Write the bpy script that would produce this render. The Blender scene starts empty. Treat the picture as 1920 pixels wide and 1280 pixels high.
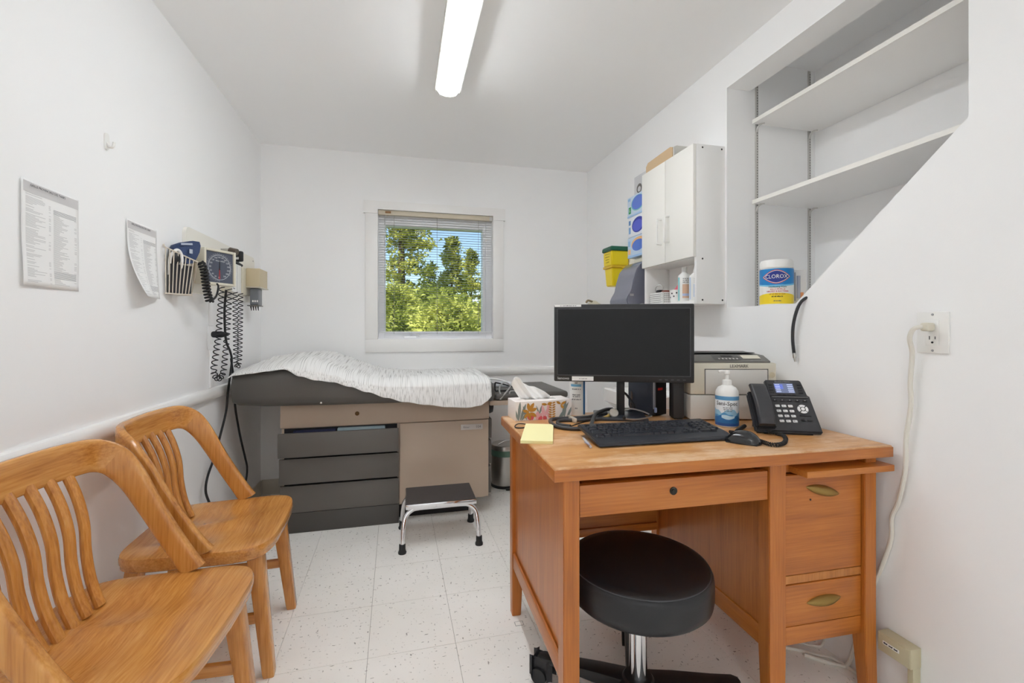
import bpy, bmesh, math, random
from mathutils import Vector, Matrix
R=math.radians; PI=math.pi
random.seed(7)
S=bpy.context.scene; C=S.collection

# ------------------------------------------------------------------ camera
cam=bpy.data.cameras.new('camera'); co=bpy.data.objects.new('camera',cam); C.objects.link(co)
cam.sensor_width=36; cam.lens=842/1920*36; cam.shift_y=-24/1920; cam.clip_start=.02
YAW=math.atan(208/842)
co.location=(0,0,1.139); co.rotation_euler=(PI/2,0,-YAW); S.camera=co

# ------------------------------------------------------------------ world, sun, exposure
W=bpy.data.worlds.new('sky'); S.world=W; W.use_nodes=True
nt=W.node_tree; bgn=nt.nodes['Background']
sk=nt.nodes.new('ShaderNodeTexSky'); sk.sky_type='NISHITA'; sk.sun_disc=False
sk.sun_elevation=R(48); sk.sun_rotation=R(205); sk.ozone_density=2.2; sk.air_density=1.0; sk.dust_density=.3
nt.links.new(sk.outputs[0],bgn.inputs[0]); bgn.inputs[1].default_value=.15
sl=bpy.data.lights.new('sun','SUN'); sl.energy=6.0; sl.angle=R(.6); sl.color=(1,.95,.86)
so=bpy.data.objects.new('sun',sl); C.objects.link(so)
so.rotation_euler=(R(42),0,R(-25))
V=S.view_settings; V.view_transform='Standard'; V.look='None'; V.exposure=.33; V.gamma=1; V.use_curve_mapping=False
LAMP_STRENGTH=26.0
S.cycles.max_bounces=24; S.cycles.diffuse_bounces=16

# ------------------------------------------------------------------ materials
MATS={}
def srgb(c):
    if isinstance(c,(int,float)): c=(c,c,c)
    return tuple(((x/255)/12.92 if x/255<=.04045 else ((x/255+.055)/1.055)**2.4) for x in c)+(1,)
def mat(name,col,rough=.5,metal=0,spec=.5,emit=None,es=0,coat=0,bump=None,alpha=1,trans=0):
    if name in MATS: return MATS[name]
    m=bpy.data.materials.new(name); m.use_nodes=True; b=m.node_tree.nodes['Principled BSDF']
    b.inputs['Base Color'].default_value=srgb(col); b.inputs['Roughness'].default_value=rough
    b.inputs['Metallic'].default_value=metal; b.inputs['Specular IOR Level'].default_value=spec
    b.inputs['Coat Weight'].default_value=coat
    if trans: b.inputs['Transmission Weight'].default_value=trans
    if emit is not None: b.inputs['Emission Color'].default_value=srgb(emit); b.inputs['Emission Strength'].default_value=es
    if bump:
        sc,st=bump; n=m.node_tree.nodes; t=n.new('ShaderNodeTexCoord'); x=n.new('ShaderNodeTexNoise'); x.inputs['Scale'].default_value=sc; x.inputs['Detail'].default_value=4
        q=n.new('ShaderNodeBump'); q.inputs['Strength'].default_value=st; q.inputs['Distance'].default_value=.01
        l=m.node_tree.links; l.new(t.outputs['Object'],x.inputs['Vector']); l.new(x.outputs['Fac'],q.inputs['Height']); l.new(q.outputs[0],b.inputs['Normal'])
    MATS[name]=m; return m
def ramp(n,stops):
    r=n.new('ShaderNodeValToRGB'); e=r.color_ramp.elements
    while len(e)<len(stops): e.new(.5)
    for k,(p,c) in enumerate(stops): e[k].position=p; e[k].color=srgb(c)
    return r
def wood(name,dark,mid,light,axis='x',scale=1.0,rough=.35,coat=.25,worn=None):
    if name in MATS: return MATS[name]
    m=bpy.data.materials.new(name); m.use_nodes=True; n=m.node_tree.nodes; l=m.node_tree.links; b=n['Principled BSDF']
    t=n.new('ShaderNodeTexCoord'); mp=n.new('ShaderNodeMapping')
    sc={'x':(1.2,14,14),'y':(14,1.2,14),'z':(14,14,1.2)}[axis]
    mp.inputs['Scale'].default_value=[q*scale for q in sc]; l.new(t.outputs['Object'],mp.inputs['Vector'])
    a=n.new('ShaderNodeTexNoise'); a.inputs['Scale'].default_value=1.6; a.inputs['Detail'].default_value=5; a.inputs['Distortion'].default_value=.3
    l.new(mp.outputs[0],a.inputs['Vector'])
    mp2=n.new('ShaderNodeMapping'); mp2.inputs['Scale'].default_value=[q*scale*9 if q>2 else q*scale*4 for q in sc]; l.new(t.outputs['Object'],mp2.inputs['Vector'])
    f=n.new('ShaderNodeTexNoise'); f.inputs['Scale'].default_value=1.5; f.inputs['Detail'].default_value=3; l.new(mp2.outputs[0],f.inputs['Vector'])
    mx=n.new('ShaderNodeMath'); mx.operation='MULTIPLY_ADD'; mx.inputs[1].default_value=.45; l.new(f.outputs['Fac'],mx.inputs[0])
    ad=n.new('ShaderNodeMath'); ad.operation='MULTIPLY'; ad.inputs[1].default_value=.6; l.new(a.outputs['Fac'],ad.inputs[0]); l.new(ad.outputs[0],mx.inputs[2])
    rp=ramp(n,[(.30,dark),(.52,mid),(.74,light)]); l.new(mx.outputs[0],rp.inputs['Fac'])
    col=rp.outputs[0]
    if worn:
        wc,ws=worn; w=n.new('ShaderNodeTexNoise'); w.inputs['Scale'].default_value=ws; w.inputs['Detail'].default_value=7; w.inputs['Roughness'].default_value=.7
        wm=n.new('ShaderNodeMapping'); wm.inputs['Scale'].default_value=(1,2.2,1); l.new(t.outputs['Object'],wm.inputs['Vector']); l.new(wm.outputs[0],w.inputs['Vector'])
        wr=ramp(n,[(.47,0),(.62,255)]); l.new(w.outputs['Fac'],wr.inputs['Fac'])
        g=n.new('ShaderNodeMix'); g.data_type='RGBA'; g.inputs['B'].default_value=srgb(wc); l.new(col,g.inputs['A'])
        k=n.new('ShaderNodeMath'); k.operation='MULTIPLY'; k.inputs[1].default_value=.75; l.new(wr.outputs[0],k.inputs[0]); l.new(k.outputs[0],g.inputs['Factor']); col=g.outputs['Result']
    l.new(col,b.inputs['Base Color']); b.inputs['Roughness'].default_value=rough; b.inputs['Coat Weight'].default_value=coat; b.inputs['Coat Roughness'].default_value=.25
    MATS[name]=m; return m
def tile_mat():
    m=bpy.data.materials.new('vinyl_tile'); m.use_nodes=True; n=m.node_tree.nodes; l=m.node_tree.links; b=n['Principled BSDF']
    g=n.new('ShaderNodeNewGeometry')
    def flecks(rot,sc,lo,hi):
        mp=n.new('ShaderNodeMapping'); mp.inputs['Scale'].default_value=sc; mp.inputs['Rotation'].default_value=(0,0,rot); l.new(g.outputs['Position'],mp.inputs['Vector'])
        x=n.new('ShaderNodeTexNoise'); x.inputs['Scale'].default_value=1; x.inputs['Detail'].default_value=2; x.inputs['Roughness'].default_value=.5; l.new(mp.outputs[0],x.inputs['Vector'])
        r=ramp(n,[(lo,0),(hi,255)]); l.new(x.outputs['Fac'],r.inputs['Fac']); return r.outputs[0]
    f1=flecks(.3,(46,120,1),.665,.72); f2=flecks(1.1,(110,44,1),.675,.73)
    cl=n.new('ShaderNodeTexNoise'); cl.inputs['Scale'].default_value=3.0; l.new(g.outputs['Position'],cl.inputs['Vector'])
    base=ramp(n,[(.35,(244,242,237)),(.65,(250,248,244))]); l.new(cl.outputs['Fac'],base.inputs['Fac'])
    a=n.new('ShaderNodeMath'); a.operation='ADD'; a.use_clamp=True; l.new(f1,a.inputs[0]); l.new(f2,a.inputs[1])
    k=n.new('ShaderNodeMath'); k.operation='MULTIPLY'; k.inputs[1].default_value=.75; l.new(a.outputs[0],k.inputs[0])
    x=n.new('ShaderNodeMix'); x.data_type='RGBA'; x.inputs['B'].default_value=srgb((116,110,104)); l.new(base.outputs[0],x.inputs['A']); l.new(k.outputs[0],x.inputs['Factor'])
    l.new(x.outputs['Result'],b.inputs['Base Color']); b.inputs['Roughness'].default_value=.42; b.inputs['Specular IOR Level'].default_value=.35
    return m
def sheet_mat():
    m=bpy.data.materials.new('striped_sheet'); m.use_nodes=True; n=m.node_tree.nodes; l=m.node_tree.links; b=n['Principled BSDF']
    u=n.new('ShaderNodeUVMap'); mp=n.new('ShaderNodeMapping'); mp.inputs['Scale'].default_value=(330,5,1); l.new(u.outputs[0],mp.inputs['Vector'])
    x=n.new('ShaderNodeTexNoise'); x.inputs['Scale'].default_value=1; x.inputs['Detail'].default_value=3; l.new(mp.outputs[0],x.inputs['Vector'])
    r=ramp(n,[(.33,(176,174,172)),(.46,(232,231,229)),(.7,(242,242,241))]); l.new(x.outputs['Fac'],r.inputs['Fac'])
    l.new(r.outputs[0],b.inputs['Base Color']); b.inputs['Roughness'].default_value=.9; b.inputs['Specular IOR Level'].default_value=.2
    return m
def leaf_mat(name,a,bc):
    m=bpy.data.materials.new(name); m.use_nodes=True; n=m.node_tree.nodes; l=m.node_tree.links; b=n['Principled BSDF']
    t=n.new('ShaderNodeTexCoord'); x=n.new('ShaderNodeTexNoise'); x.inputs['Scale'].default_value=1.1; x.inputs['Detail'].default_value=6; l.new(t.outputs['Object'],x.inputs['Vector'])
    r=ramp(n,[(.38,a),(.6,bc)]); l.new(x.outputs['Fac'],r.inputs['Fac']); l.new(r.outputs[0],b.inputs['Base Color']); b.inputs['Roughness'].default_value=1; b.inputs['Specular IOR Level'].default_value=.05
    d=n.new('ShaderNodeBsdfTranslucent'); l.new(r.outputs[0],d.inputs[0]); mx=n.new('ShaderNodeMixShader'); mx.inputs[0].default_value=.35
    o=n['Material Output']; l.new(b.outputs[0],mx.inputs[1]); l.new(d.outputs[0],mx.inputs[2]); l.new(mx.outputs[0],o.inputs[0]); return m
def slat_mat():
    m=bpy.data.materials.new('blind_slat'); m.use_nodes=True; n=m.node_tree.nodes; l=m.node_tree.links; b=n['Principled BSDF']; b.inputs['Base Color'].default_value=srgb(250); b.inputs['Roughness'].default_value=.4
    d=n.new('ShaderNodeBsdfTranslucent'); d.inputs[0].default_value=srgb(250); x=n.new('ShaderNodeMixShader'); x.inputs[0].default_value=.6
    l.new(b.outputs[0],x.inputs[1]); l.new(d.outputs[0],x.inputs[2]); l.new(x.outputs[0],n['Material Output'].inputs[0]); return m
def glass_mat():
    m=bpy.data.materials.new('window_glass'); m.use_nodes=True; n=m.node_tree.nodes; l=m.node_tree.links
    t=n.new('ShaderNodeBsdfTransparent'); t.inputs[0].default_value=(.97,.98,.98,1); g=n.new('ShaderNodeBsdfGlossy'); g.inputs['Roughness'].default_value=.02
    f=n.new('ShaderNodeFresnel'); f.inputs[0].default_value=1.45; x=n.new('ShaderNodeMixShader'); q=n.new('ShaderNodeMath'); q.operation='MULTIPLY'; q.inputs[1].default_value=.12; l.new(f.outputs[0],q.inputs[0])
    l.new(q.outputs[0],x.inputs[0]); l.new(t.outputs[0],x.inputs[1]); l.new(g.outputs[0],x.inputs[2]); l.new(x.outputs[0],n['Material Output'].inputs[0]); return m

M_wall=mat('white_wall_paint',(244,244,244),.6,spec=.25,bump=(260,.03))
M_ceil=mat('ceiling_paint',(246,246,246),.8,spec=.1)
M_trim=mat('white_trim_paint',(238,237,235),.4)
M_tile=tile_mat(); M_joint=mat('tile_joint',(120,114,106),.9)
M_white=mat('white_plastic',(236,235,232),.4); M_offw=mat('offwhite_plastic',(216,210,192),.45)
M_beige=mat('beige_plastic',(205,190,158),.5); M_black=mat('black_plastic',(30,30,32),.42); M_dark=mat('dark_grey_plastic',(46,46,49),.45)
M_rubber=mat('black_rubber',(34,34,36),.65); M_chrome=mat('chrome',(232,232,235),.09,metal=1); M_steel=mat('brushed_steel',(190,188,184),.3,metal=1)
M_galv=mat('shelf_standard_metal',(200,198,194),.45,metal=.3)
M_brass=mat('aged_brass',(206,176,104),.42,metal=.65); M_ink=mat('dark_ink',(60,60,64),.8); M_inkl=mat('grey_ink',(158,158,160),.8); M_inkm=mat('mid_grey_ink',(118,118,122),.8)
M_paper=mat('white_paper',(240,240,239),.85,spec=.1)
OAK=('oak_',(156,94,36),(198,134,62),(220,162,88))
def oak(ax): return wood('chair_oak_'+ax,*OAK[1:],axis=ax,rough=.27,coat=.55)
def dsk(ax): return wood('desk_maple_'+ax,(154,86,28),(183,107,38),(200,126,52),axis=ax,rough=.38,coat=.3)

# ------------------------------------------------------------------ mesh helpers
def bm_new(): return bmesh.new()
def box(bm,x0,x1,y0,y1,z0,z1,bev=0,seg=2,mx=None):
    r=bmesh.ops.create_cube(bm,size=1)['verts']
    for v in r: v.co=Vector(((x0+x1)/2+v.co.x*(x1-x0),(y0+y1)/2+v.co.y*(y1-y0),(z0+z1)/2+v.co.z*(z1-z0)))
    if mx is not None:
        for v in r: v.co=mx@v.co
    if bev:
        es={e for v in r for e in v.link_edges}
        bmesh.ops.bevel(bm,geom=list(es),offset=bev,segments=seg,profile=.5,affect='EDGES')
    return bm
def B(x0,x1,y0,y1,z0,z1,bev=0,seg=2,mx=None): return box(bm_new(),x0,x1,y0,y1,z0,z1,bev,seg,mx)
def lathe(bm,prof,n=32,c=(0,0,0),mx=None,cap=True):
    rings=[]
    for r,z in prof:
        rg=[]
        for k in range(n):
            a=2*PI*k/n; p=Vector((c[0]+r*math.cos(a),c[1]+r*math.sin(a),c[2]+z)); rg.append(bm.verts.new(mx@p if mx is not None else p))
        rings.append(rg)
    for a,b in zip(rings,rings[1:]):
        for k in range(n): bm.faces.new((a[k],a[(k+1)%n],b[(k+1)%n],b[k]))
    if cap: bm.faces.new(list(reversed(rings[0]))); bm.faces.new(rings[-1])
    return bm
def cyl(bm,p,q,r,n=16,r2=None):
    p=Vector(p);q=Vector(q); d=q-p; M=Matrix.Translation(p)@d.to_track_quat('Z','Y').to_matrix().to_4x4()
    return lathe(bm,[(r,0),(r if r2 is None else r2,d.length)],n,mx=M)
def spline(pts,n=8):
    P=[Vector(p) for p in pts]; out=[]
    for i in range(len(P)-1):
        a=P[max(i-1,0)];b=P[i];c=P[i+1];d=P[min(i+2,len(P)-1)]
        for k in range(n):
            t=k/n; out.append(.5*((2*b)+(c-a)*t+(2*a-5*b+4*c-d)*t*t+(3*b-a-3*c+d)*t**3))
    out.append(P[-1]); return out
def tube(bm,pts,r,n=8,smooth=0,taper=None):
    P=spline(pts,smooth) if smooth else [Vector(p) for p in pts]
    up=Vector((0,0,1)); rings=[]; prev=None
    for i,p in enumerate(P):
        t=(P[min(i+1,len(P)-1)]-P[max(i-1,0)])
        t=t.normalized() if t.length>1e-9 else Vector((0,0,1))
        if prev is None:
            a=t.orthogonal().normalized()
        else:
            a=prev-t*prev.dot(t); a=a.normalized() if a.length>1e-6 else t.orthogonal().normalized()
        prev=a; b=t.cross(a); rr=r if taper is None else r*taper(i/(len(P)-1))
        rings.append([bm.verts.new(p+(a*math.cos(2*PI*k/n)+b*math.sin(2*PI*k/n))*rr) for k in range(n)])
    for a,b in zip(rings,rings[1:]):
        for k in range(n): bm.faces.new((a[k],a[(k+1)%n],b[(k+1)%n],b[k]))
    bm.faces.new(list(reversed(rings[0]))); bm.faces.new(rings[-1]); return bm
def helix(path,rad,turns,n=12,side=None):
    P=spline(path,24); L=[0]
    for a,b in zip(P,P[1:]): L.append(L[-1]+(b-a).length)
    out=[]; N=int(turns*n); j=0; prev=None
    for i in range(N+1):
        s=L[-1]*i/N
        while j<len(L)-2 and L[j+1]<s: j+=1
        f=(s-L[j])/max(L[j+1]-L[j],1e-9); p=P[j].lerp(P[j+1],f); t=(P[j+1]-P[j]).normalized()
        a=Vector((1,0,0)) if prev is None else prev
        a=a-t*a.dot(t); a=a.normalized() if a.length>1e-4 else t.orthogonal().normalized(); prev=a; b=t.cross(a)
        an=2*PI*turns*i/N; out.append(p+(a*math.cos(an)+b*math.sin(an))*rad)
    return out
def prism(bm,poly,fn,t0,t1):
    # poly of 2-D points; fn(u,v,w)->Vector; w from t0 to t1
    a=[bm.verts.new(fn(u,v,t0)) for u,v in poly]; b=[bm.verts.new(fn(u,v,t1)) for u,v in poly]; n=len(poly)
    for k in range(n): bm.faces.new((a[k],a[(k+1)%n],b[(k+1)%n],b[k]))
    bm.faces.new(list(reversed(a))); bm.faces.new(b); return bm
def grid(bm,nu,nv,f):
    vs=[[bm.verts.new(f(i/(nu-1),j/(nv-1))) for j in range(nv)] for i in range(nu)]
    for i in range(nu-1):
        for j in range(nv-1): bm.faces.new((vs[i][j],vs[i+1][j],vs[i+1][j+1],vs[i][j+1]))
    return vs
def rrect(x0,x1,y0,y1,r,n=5):
    o=[]
    for cx,cy,a0 in ((x1-r,y1-r,0),(x0+r,y1-r,90),(x0+r,y0+r,180),(x1-r,y0+r,270)):
        for k in range(n+1):
            a=R(a0+90*k/n); o.append((cx+r*math.cos(a),cy+r*math.sin(a)))
    return o
def obj(name,bm,m,parent=None,smooth=True,world=None,kind=None,label=None,ang=35):
    # world=root empty: mesh was built in world coordinates and is moved into the root's frame
    if isinstance(bm,bpy.types.Mesh): me=bm
    else:
        bmesh.ops.recalc_face_normals(bm,faces=bm.faces)
        me=bpy.data.meshes.new(name); bm.to_mesh(me); bm.free()
    if world is not None: me.transform(world.matrix_basis.inverted())
    if m is not None and not me.materials: me.materials.append(m)
    if smooth:
        me.shade_smooth(); me.set_sharp_from_angle(angle=R(ang))
    o=bpy.data.objects.new(name,me); C.objects.link(o)
    if parent is not None: o.parent=parent
    if kind: o['kind']=kind
    if label: o['label']=label
    return o
def root(name,label,cat,loc=(0,0,0),rz=0,group=None):
    o=bpy.data.objects.new(name,None); o.empty_display_size=.05; C.objects.link(o)
    o.location=loc; o.rotation_euler=(0,0,rz); o['label']=label; o['category']=cat
    if group: o['group']=group
    o.matrix_basis=Matrix.Translation(loc)@Matrix.Rotation(rz,4,'Z')
    return o
def tag(o,label,cat,group=None):
    o['label']=label; o['category']=cat
    if group: o['group']=group
    return o
def struct(o): o['kind']='structure'; return o
def frame(o,right,up):
    r=Vector(right).normalized(); u=Vector(up).normalized(); n=r.cross(u); u=n.cross(r)
    return Matrix(((r.x,u.x,n.x,o[0]),(r.y,u.y,n.y,o[1]),(r.z,u.z,n.z,o[2]),(0,0,0,1)))
def text_mesh(body,size,extr=.0003,align='CENTER',sx=1):
    cu=bpy.data.curves.new('lettering','FONT'); cu.body=body; cu.size=size; cu.extrude=extr; cu.align_x=align; cu.align_y='CENTER'; cu.resolution_u=2
    t=bpy.data.objects.new('lettering',cu); me=bpy.data.meshes.new_from_object(t); bpy.data.objects.remove(t); bpy.data.curves.remove(cu)
    if sx!=1: me.transform(Matrix.Diagonal((sx,1,1,1)))
    me.materials.clear(); return me
def scribble(w,h,seed=0,extr=.0003):
    # a line of print too small to read: word-length bars with gaps
    rr=random.Random(seed); bm=bmesh.new(); x=-w/2
    while x<w/2-h*.4:
        L=min(rr.uniform(.8,2.6)*h,w/2-x); k=x
        while k<x+L-h*.15:
            q=rr.uniform(.28,.5)*h; box(bm,k,min(k+q*.8,x+L),-h*.36,h*(.22 if rr.random()<.7 else .42),-extr,extr); k+=q
        x+=L+h*.45
    me=bpy.data.meshes.new('lettering'); bm.to_mesh(me); bm.free(); return me
def text(name,body,size,M,m,parent,world=None,align='CENTER',extr=.0003,sx=1):
    me=text_mesh(body,size,extr,align,sx); me.transform(M); return obj(name,me,m,parent,smooth=False,world=world)

# ================================================================== SETTING
LX,RX,BY,FY,CZ=-.934,1.470,3.40,-3.0,2.406
# floor slab with its tiles
fl=struct(obj('floor',B(LX-.1,2.1,FY-.1,BY+.15,-.12,-.004),M_joint,smooth=False))
T=.3048; DT=.0119; TX0,TY0=-.0931,1.627; cd,sd=math.cos(DT),math.sin(DT)
def clip(poly,ax,lim,keep_less):
    o=[]
    for a,b in zip(poly,poly[1:]+poly[:1]):
        ia=(a[ax]<=lim)==keep_less; ib=(b[ax]<=lim)==keep_less
        if ia:o.append(a)
        if ia!=ib:
            t=(lim-a[ax])/(b[ax]-a[ax]); o.append((a[0]+(b[0]-a[0])*t,a[1]+(b[1]-a[1])*t))
    return o
g=.0007; shared=None
for i in range(-5,7):
    for j in range(-17,8):
        x0,y0=TX0+i*T,TY0+j*T
        q=[(x0+g,y0+g*1.1),(x0+T-g,y0+g*1.1),(x0+T-g,y0+T-g*1.1),(x0+g,y0+T-g*1.1)]
        P=[(x*cd-y*sd,x*sd+y*cd) for x,y in q]
        inside=all(LX<x<RX and FY<y<BY for x,y in P)
        cx,cy=x0+T/2,y0+T/2; wc=(cx*cd-cy*sd,cx*sd+cy*cd)
        if inside:
            if shared is None:
                shared=bpy.data.meshes.new('floor_tile'); bm=B(-T/2+g,T/2-g,-T/2+g*1.1,T/2-g*1.1,-.004,0); bm.to_mesh(shared); bm.free(); shared.materials.append(M_tile)
            o=bpy.data.objects.new('floor_tile',shared); C.objects.link(o); o.parent=fl; o.location=(wc[0],wc[1],random.uniform(-.00015,.00015)); o.rotation_euler=(0,0,DT)
        else:
            for ax,lim,k in ((0,LX,False),(0,RX,True),(1,FY,False),(1,BY,True)):
                if P: P=clip(P,ax,lim,k)
            if len(P)<3: continue
            ar=abs(sum(a[0]*b[1]-b[0]*a[1] for a,b in zip(P,P[1:]+P[:1])))/2
            if ar<2e-4: continue
            obj('floor_tile',prism(bm_new(),P,lambda u,v,w:Vector((u,v,w)),-.004,0),M_tile,fl,smooth=False)
# square plug let into one tile
obj('tile_plug',B(.428,.458,1.668,1.690,-.002,.0004),M_tile,fl,smooth=False)
bm=bm_new()
for a in ((.4265,.4595,1.6665,1.668),(.4265,.4595,1.690,1.6915),(.4265,.428,1.6665,1.6915),(.458,.4595,1.6665,1.6915)): box(bm,*a,-.002,.0003)
obj('plug_joint',bm,M_inkm,fl,smooth=False)

struct(obj('wall_left',B(LX-.12,LX,FY-.1,BY+.15,0,CZ+.1),M_wall,smooth=False))
struct(obj('wall_front',B(LX,2.1,FY-.1,FY,0,CZ+.1),M_wall,smooth=False))
WX0,WX1,WZ0,WZ1=-.163,.686,1.062,2.003
bm=bm_new()
for a in ((LX,WX0,0,CZ+.1),(WX1,2.1,0,CZ+.1),(WX0,WX1,0,WZ0),(WX0,WX1,WZ1,CZ+.1)): box(bm,a[0],a[1],BY,BY+.16,a[2],a[3])
struct(obj('wall_back',bm,M_wall,smooth=False))
# right wall with the slanted cupboard opening
XI=RX+.125
rw=lambda u,v,w:Vector((w,u,v))
bm=bm_new()
OY0,OY1,OZ0,OZ1=.871,1.786,1.236,2.257
for p in ([(FY,0),(BY,0),(BY,OZ0),(FY,OZ0)],[(OY1,OZ0),(BY,OZ0),(BY,CZ+.1),(OY1,CZ+.1)],[(FY,OZ0),(OY0,OZ0),(OY0,CZ+.1),(FY,CZ+.1)],
          [(OY0,OZ1),(OY1,OZ1),(OY1,CZ+.1),(OY0,CZ+.1)],[(OY0,OZ0),(1.412,OZ0),(OY0,1.705)]):
    prism(bm,p,rw,RX,XI)
struct(obj('wall_right',bm,M_wall,smooth=False))
struct(obj('wall_niche_side',B(XI,2.1,OY1+.004,OY1+.1,0,CZ),M_wall,smooth=False))
struct(obj('wall_niche_back',B(1.98,2.1,.2,OY1+.004,0,CZ),M_wall,smooth=False))
struct(obj('wall_niche_end',B(XI,2.1,.1,.2,0,CZ),M_wall,smooth=False))
struct(obj('wall_niche_ledge',B(XI,1.98,.2,OY1+.004,OZ0-.03,OZ0),M_wall,smooth=False))
struct(obj('ceiling',B(LX-.12,2.1,FY-.1,BY+.16,CZ,CZ+.1),M_ceil,smooth=False))
M_base=mat('baseboard_vinyl',(206,200,188),.5)
struct(obj('baseboard_back',B(LX+.008,RX,BY-.008,BY,0,.104,.003),M_base))
struct(obj('baseboard_left',B(LX,LX+.008,FY,BY-.008,0,.104,.003),M_base))
struct(obj('baseboard_right',B(RX-.008,RX,1.9,BY-.008,0,.104,.003),M_base))
prof=[(0,.783),(.016,.785),(.026,.795),(.029,.812),(.026,.828),(.016,.838),(0,.84)]
struct(obj('trim_1',prism(bm_new(),prof,lambda u,v,w:Vector((LX+u,w,v)),FY,BY-.0005),M_trim))
struct(obj('trim_2',prism(bm_new(),prof,lambda u,v,w:Vector((w,BY-u,v)),LX+.03,RX),M_trim))

# ------------------------------------------------------------------ window
wn=bpy.data.objects.new('window_1',None); C.objects.link(wn); wn.location=(.26,BY,WZ0); struct(wn); wn['label']='white framed casement window with flat casing in the back wall'
wn.matrix_basis=Matrix.Translation(wn.location)
def wp(name,bm,m,par=None,**k): return obj(name,bm,m,par or wn,world=wn,**k)
bm=prism(bm_new(),[(-.262,2.062),(-.262,1.972),(WX0,1.972),(WX0,WZ1),(WX1,WZ1),(WX1,1.972),(.782,1.972),(.782,2.062)],lambda u,v,w:Vector((u,w,v)),BY-.022,BY); wp('casing_head',bm,M_trim)
wp('casing_side',B(-.250,WX0,BY-.018,BY,WZ0-.001,1.972,.002),M_trim)
wp('casing_side',B(WX1,.768,BY-.018,BY,WZ0-.001,1.972,.002),M_trim)
wp('casing_sill',B(-.250,.768,BY-.018,BY,.968,WZ0-.001,.002),M_trim)
M_vinyl=mat('window_vinyl',(250,250,252),.35)
bm=bm_new()
for a in ((WX0,WX0+.045,WZ0,WZ1),(WX1-.045,WX1,WZ0,WZ1),(WX0+.045,WX1-.045,WZ0,WZ0+.05),(WX0+.045,WX1-.045,WZ1-.05,WZ1)): box(bm,a[0],a[1],BY+.042,BY+.155,a[2],a[3],.003)
fr=wp('window_frame',bm,M_vinyl)
bm=bm_new(); GX0,GX1,GZ0,GZ1=-.112,.617,1.117,1.902
for a in ((WX0+.046,GX0,WZ0+.051,WZ1-.051),(GX1,WX1-.046,WZ0+.051,WZ1-.051),(GX0,GX1,WZ0+.051,GZ0),(GX0,GX1,GZ1,WZ1-.051)): box(bm,a[0],a[1],BY+.050,BY+.135,a[2],a[3],.002)
sa=wp('window_sash',bm,M_vinyl,fr)
wp('window_pane',B(GX0,GX1,BY+.105,BY+.109,GZ0,GZ1),glass_mat(),smooth=False)
wp('jamb_liner',B(WX0,WX1,BY+.001,BY+.041,WZ0-.0005,WZ0+.004),M_vinyl,smooth=False)
# crank handle on the sill
ck=wp('crank_handle',B(.02,.11,BY+.015,BY+.041,WZ0+.004,WZ0+.022,.006,3),M_vinyl,fr)
wp('crank_arm',tube(bm_new(),[(.065,BY+.04,WZ0+.02),(.085,BY+.025,WZ0+.045),(.115,BY+.03,WZ0+.04),(.135,BY+.03,WZ0+.02)],.005,8,6),M_white,fr)

# mini blind
M_slat=slat_mat(); M_head=mat('blind_headrail',(206,196,176),.45)
bl=root('window_blind','white horizontal mini blind hanging open over the back window','blind',(.26,BY+.02,WZ0))
def bp(name,bm,m,**k): return obj(name,bm,m,bl,world=bl,**k)
bp('headrail',B(WX0+.001,WX1-.001,BY-.004,BY+.03,WZ1-.034,WZ1-.001,.002),M_head)
bp('tilt_gear',B(-.112,-.072,BY-.008,BY-.004,WZ1-.024,WZ1-.008,.001),mat('brown_gear',(140,100,56),.5))
bp('end_bracket',B(WX1-.026,WX1-.002,BY-.009,BY-.004,WZ1-.036,WZ1-.006,.001),M_galv)
sm=None; Z1=WZ1-.05; Z0=1.126; N=46
for k in range(N):
    z=Z1+(Z0-Z1)*k/(N-1)
    if sm is None:
        bm=bm_new()
        def f(u,v):
            y=(v-.5)*.0155; return Vector(((u-.5)*.842,y,.0012*(1-(2*v-1)**2)-y*.06))
        grid(bm,2,7,f); sm=bpy.data.meshes.new('slat'); bmesh.ops.solidify(bm,geom=bm.faces[:],thickness=.0004); bm.to_mesh(sm); bm.free(); sm.materials.append(M_slat); sm.shade_smooth()
    o=bpy.data.objects.new('slat',sm); C.objects.link(o); o.parent=bl; o.location=(.2615-.26,BY+.014-(BY+.02),z-WZ0)
bp('bottom_rail',B(WX0+.004,WX1-.003,BY+.003,BY+.027,1.108,1.119,.003),M_slat)
for x in (-.05,.262,.575):
    bp('ladder_cord',cyl(bm_new(),(x,BY+.0005,1.10),(x,BY+.0005,WZ1-.03),.0012,6),mat('cord_grey',(150,146,140),.8))
bp('tilt_wand_hook',tube(bm_new(),[(-.108,BY-.006,WZ1-.034),(-.105,BY-.008,WZ1-.05),(-.098,BY-.008,WZ1-.055),(-.098,BY-.008,WZ1-.045)],.0015,6,4),M_galv)

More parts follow.
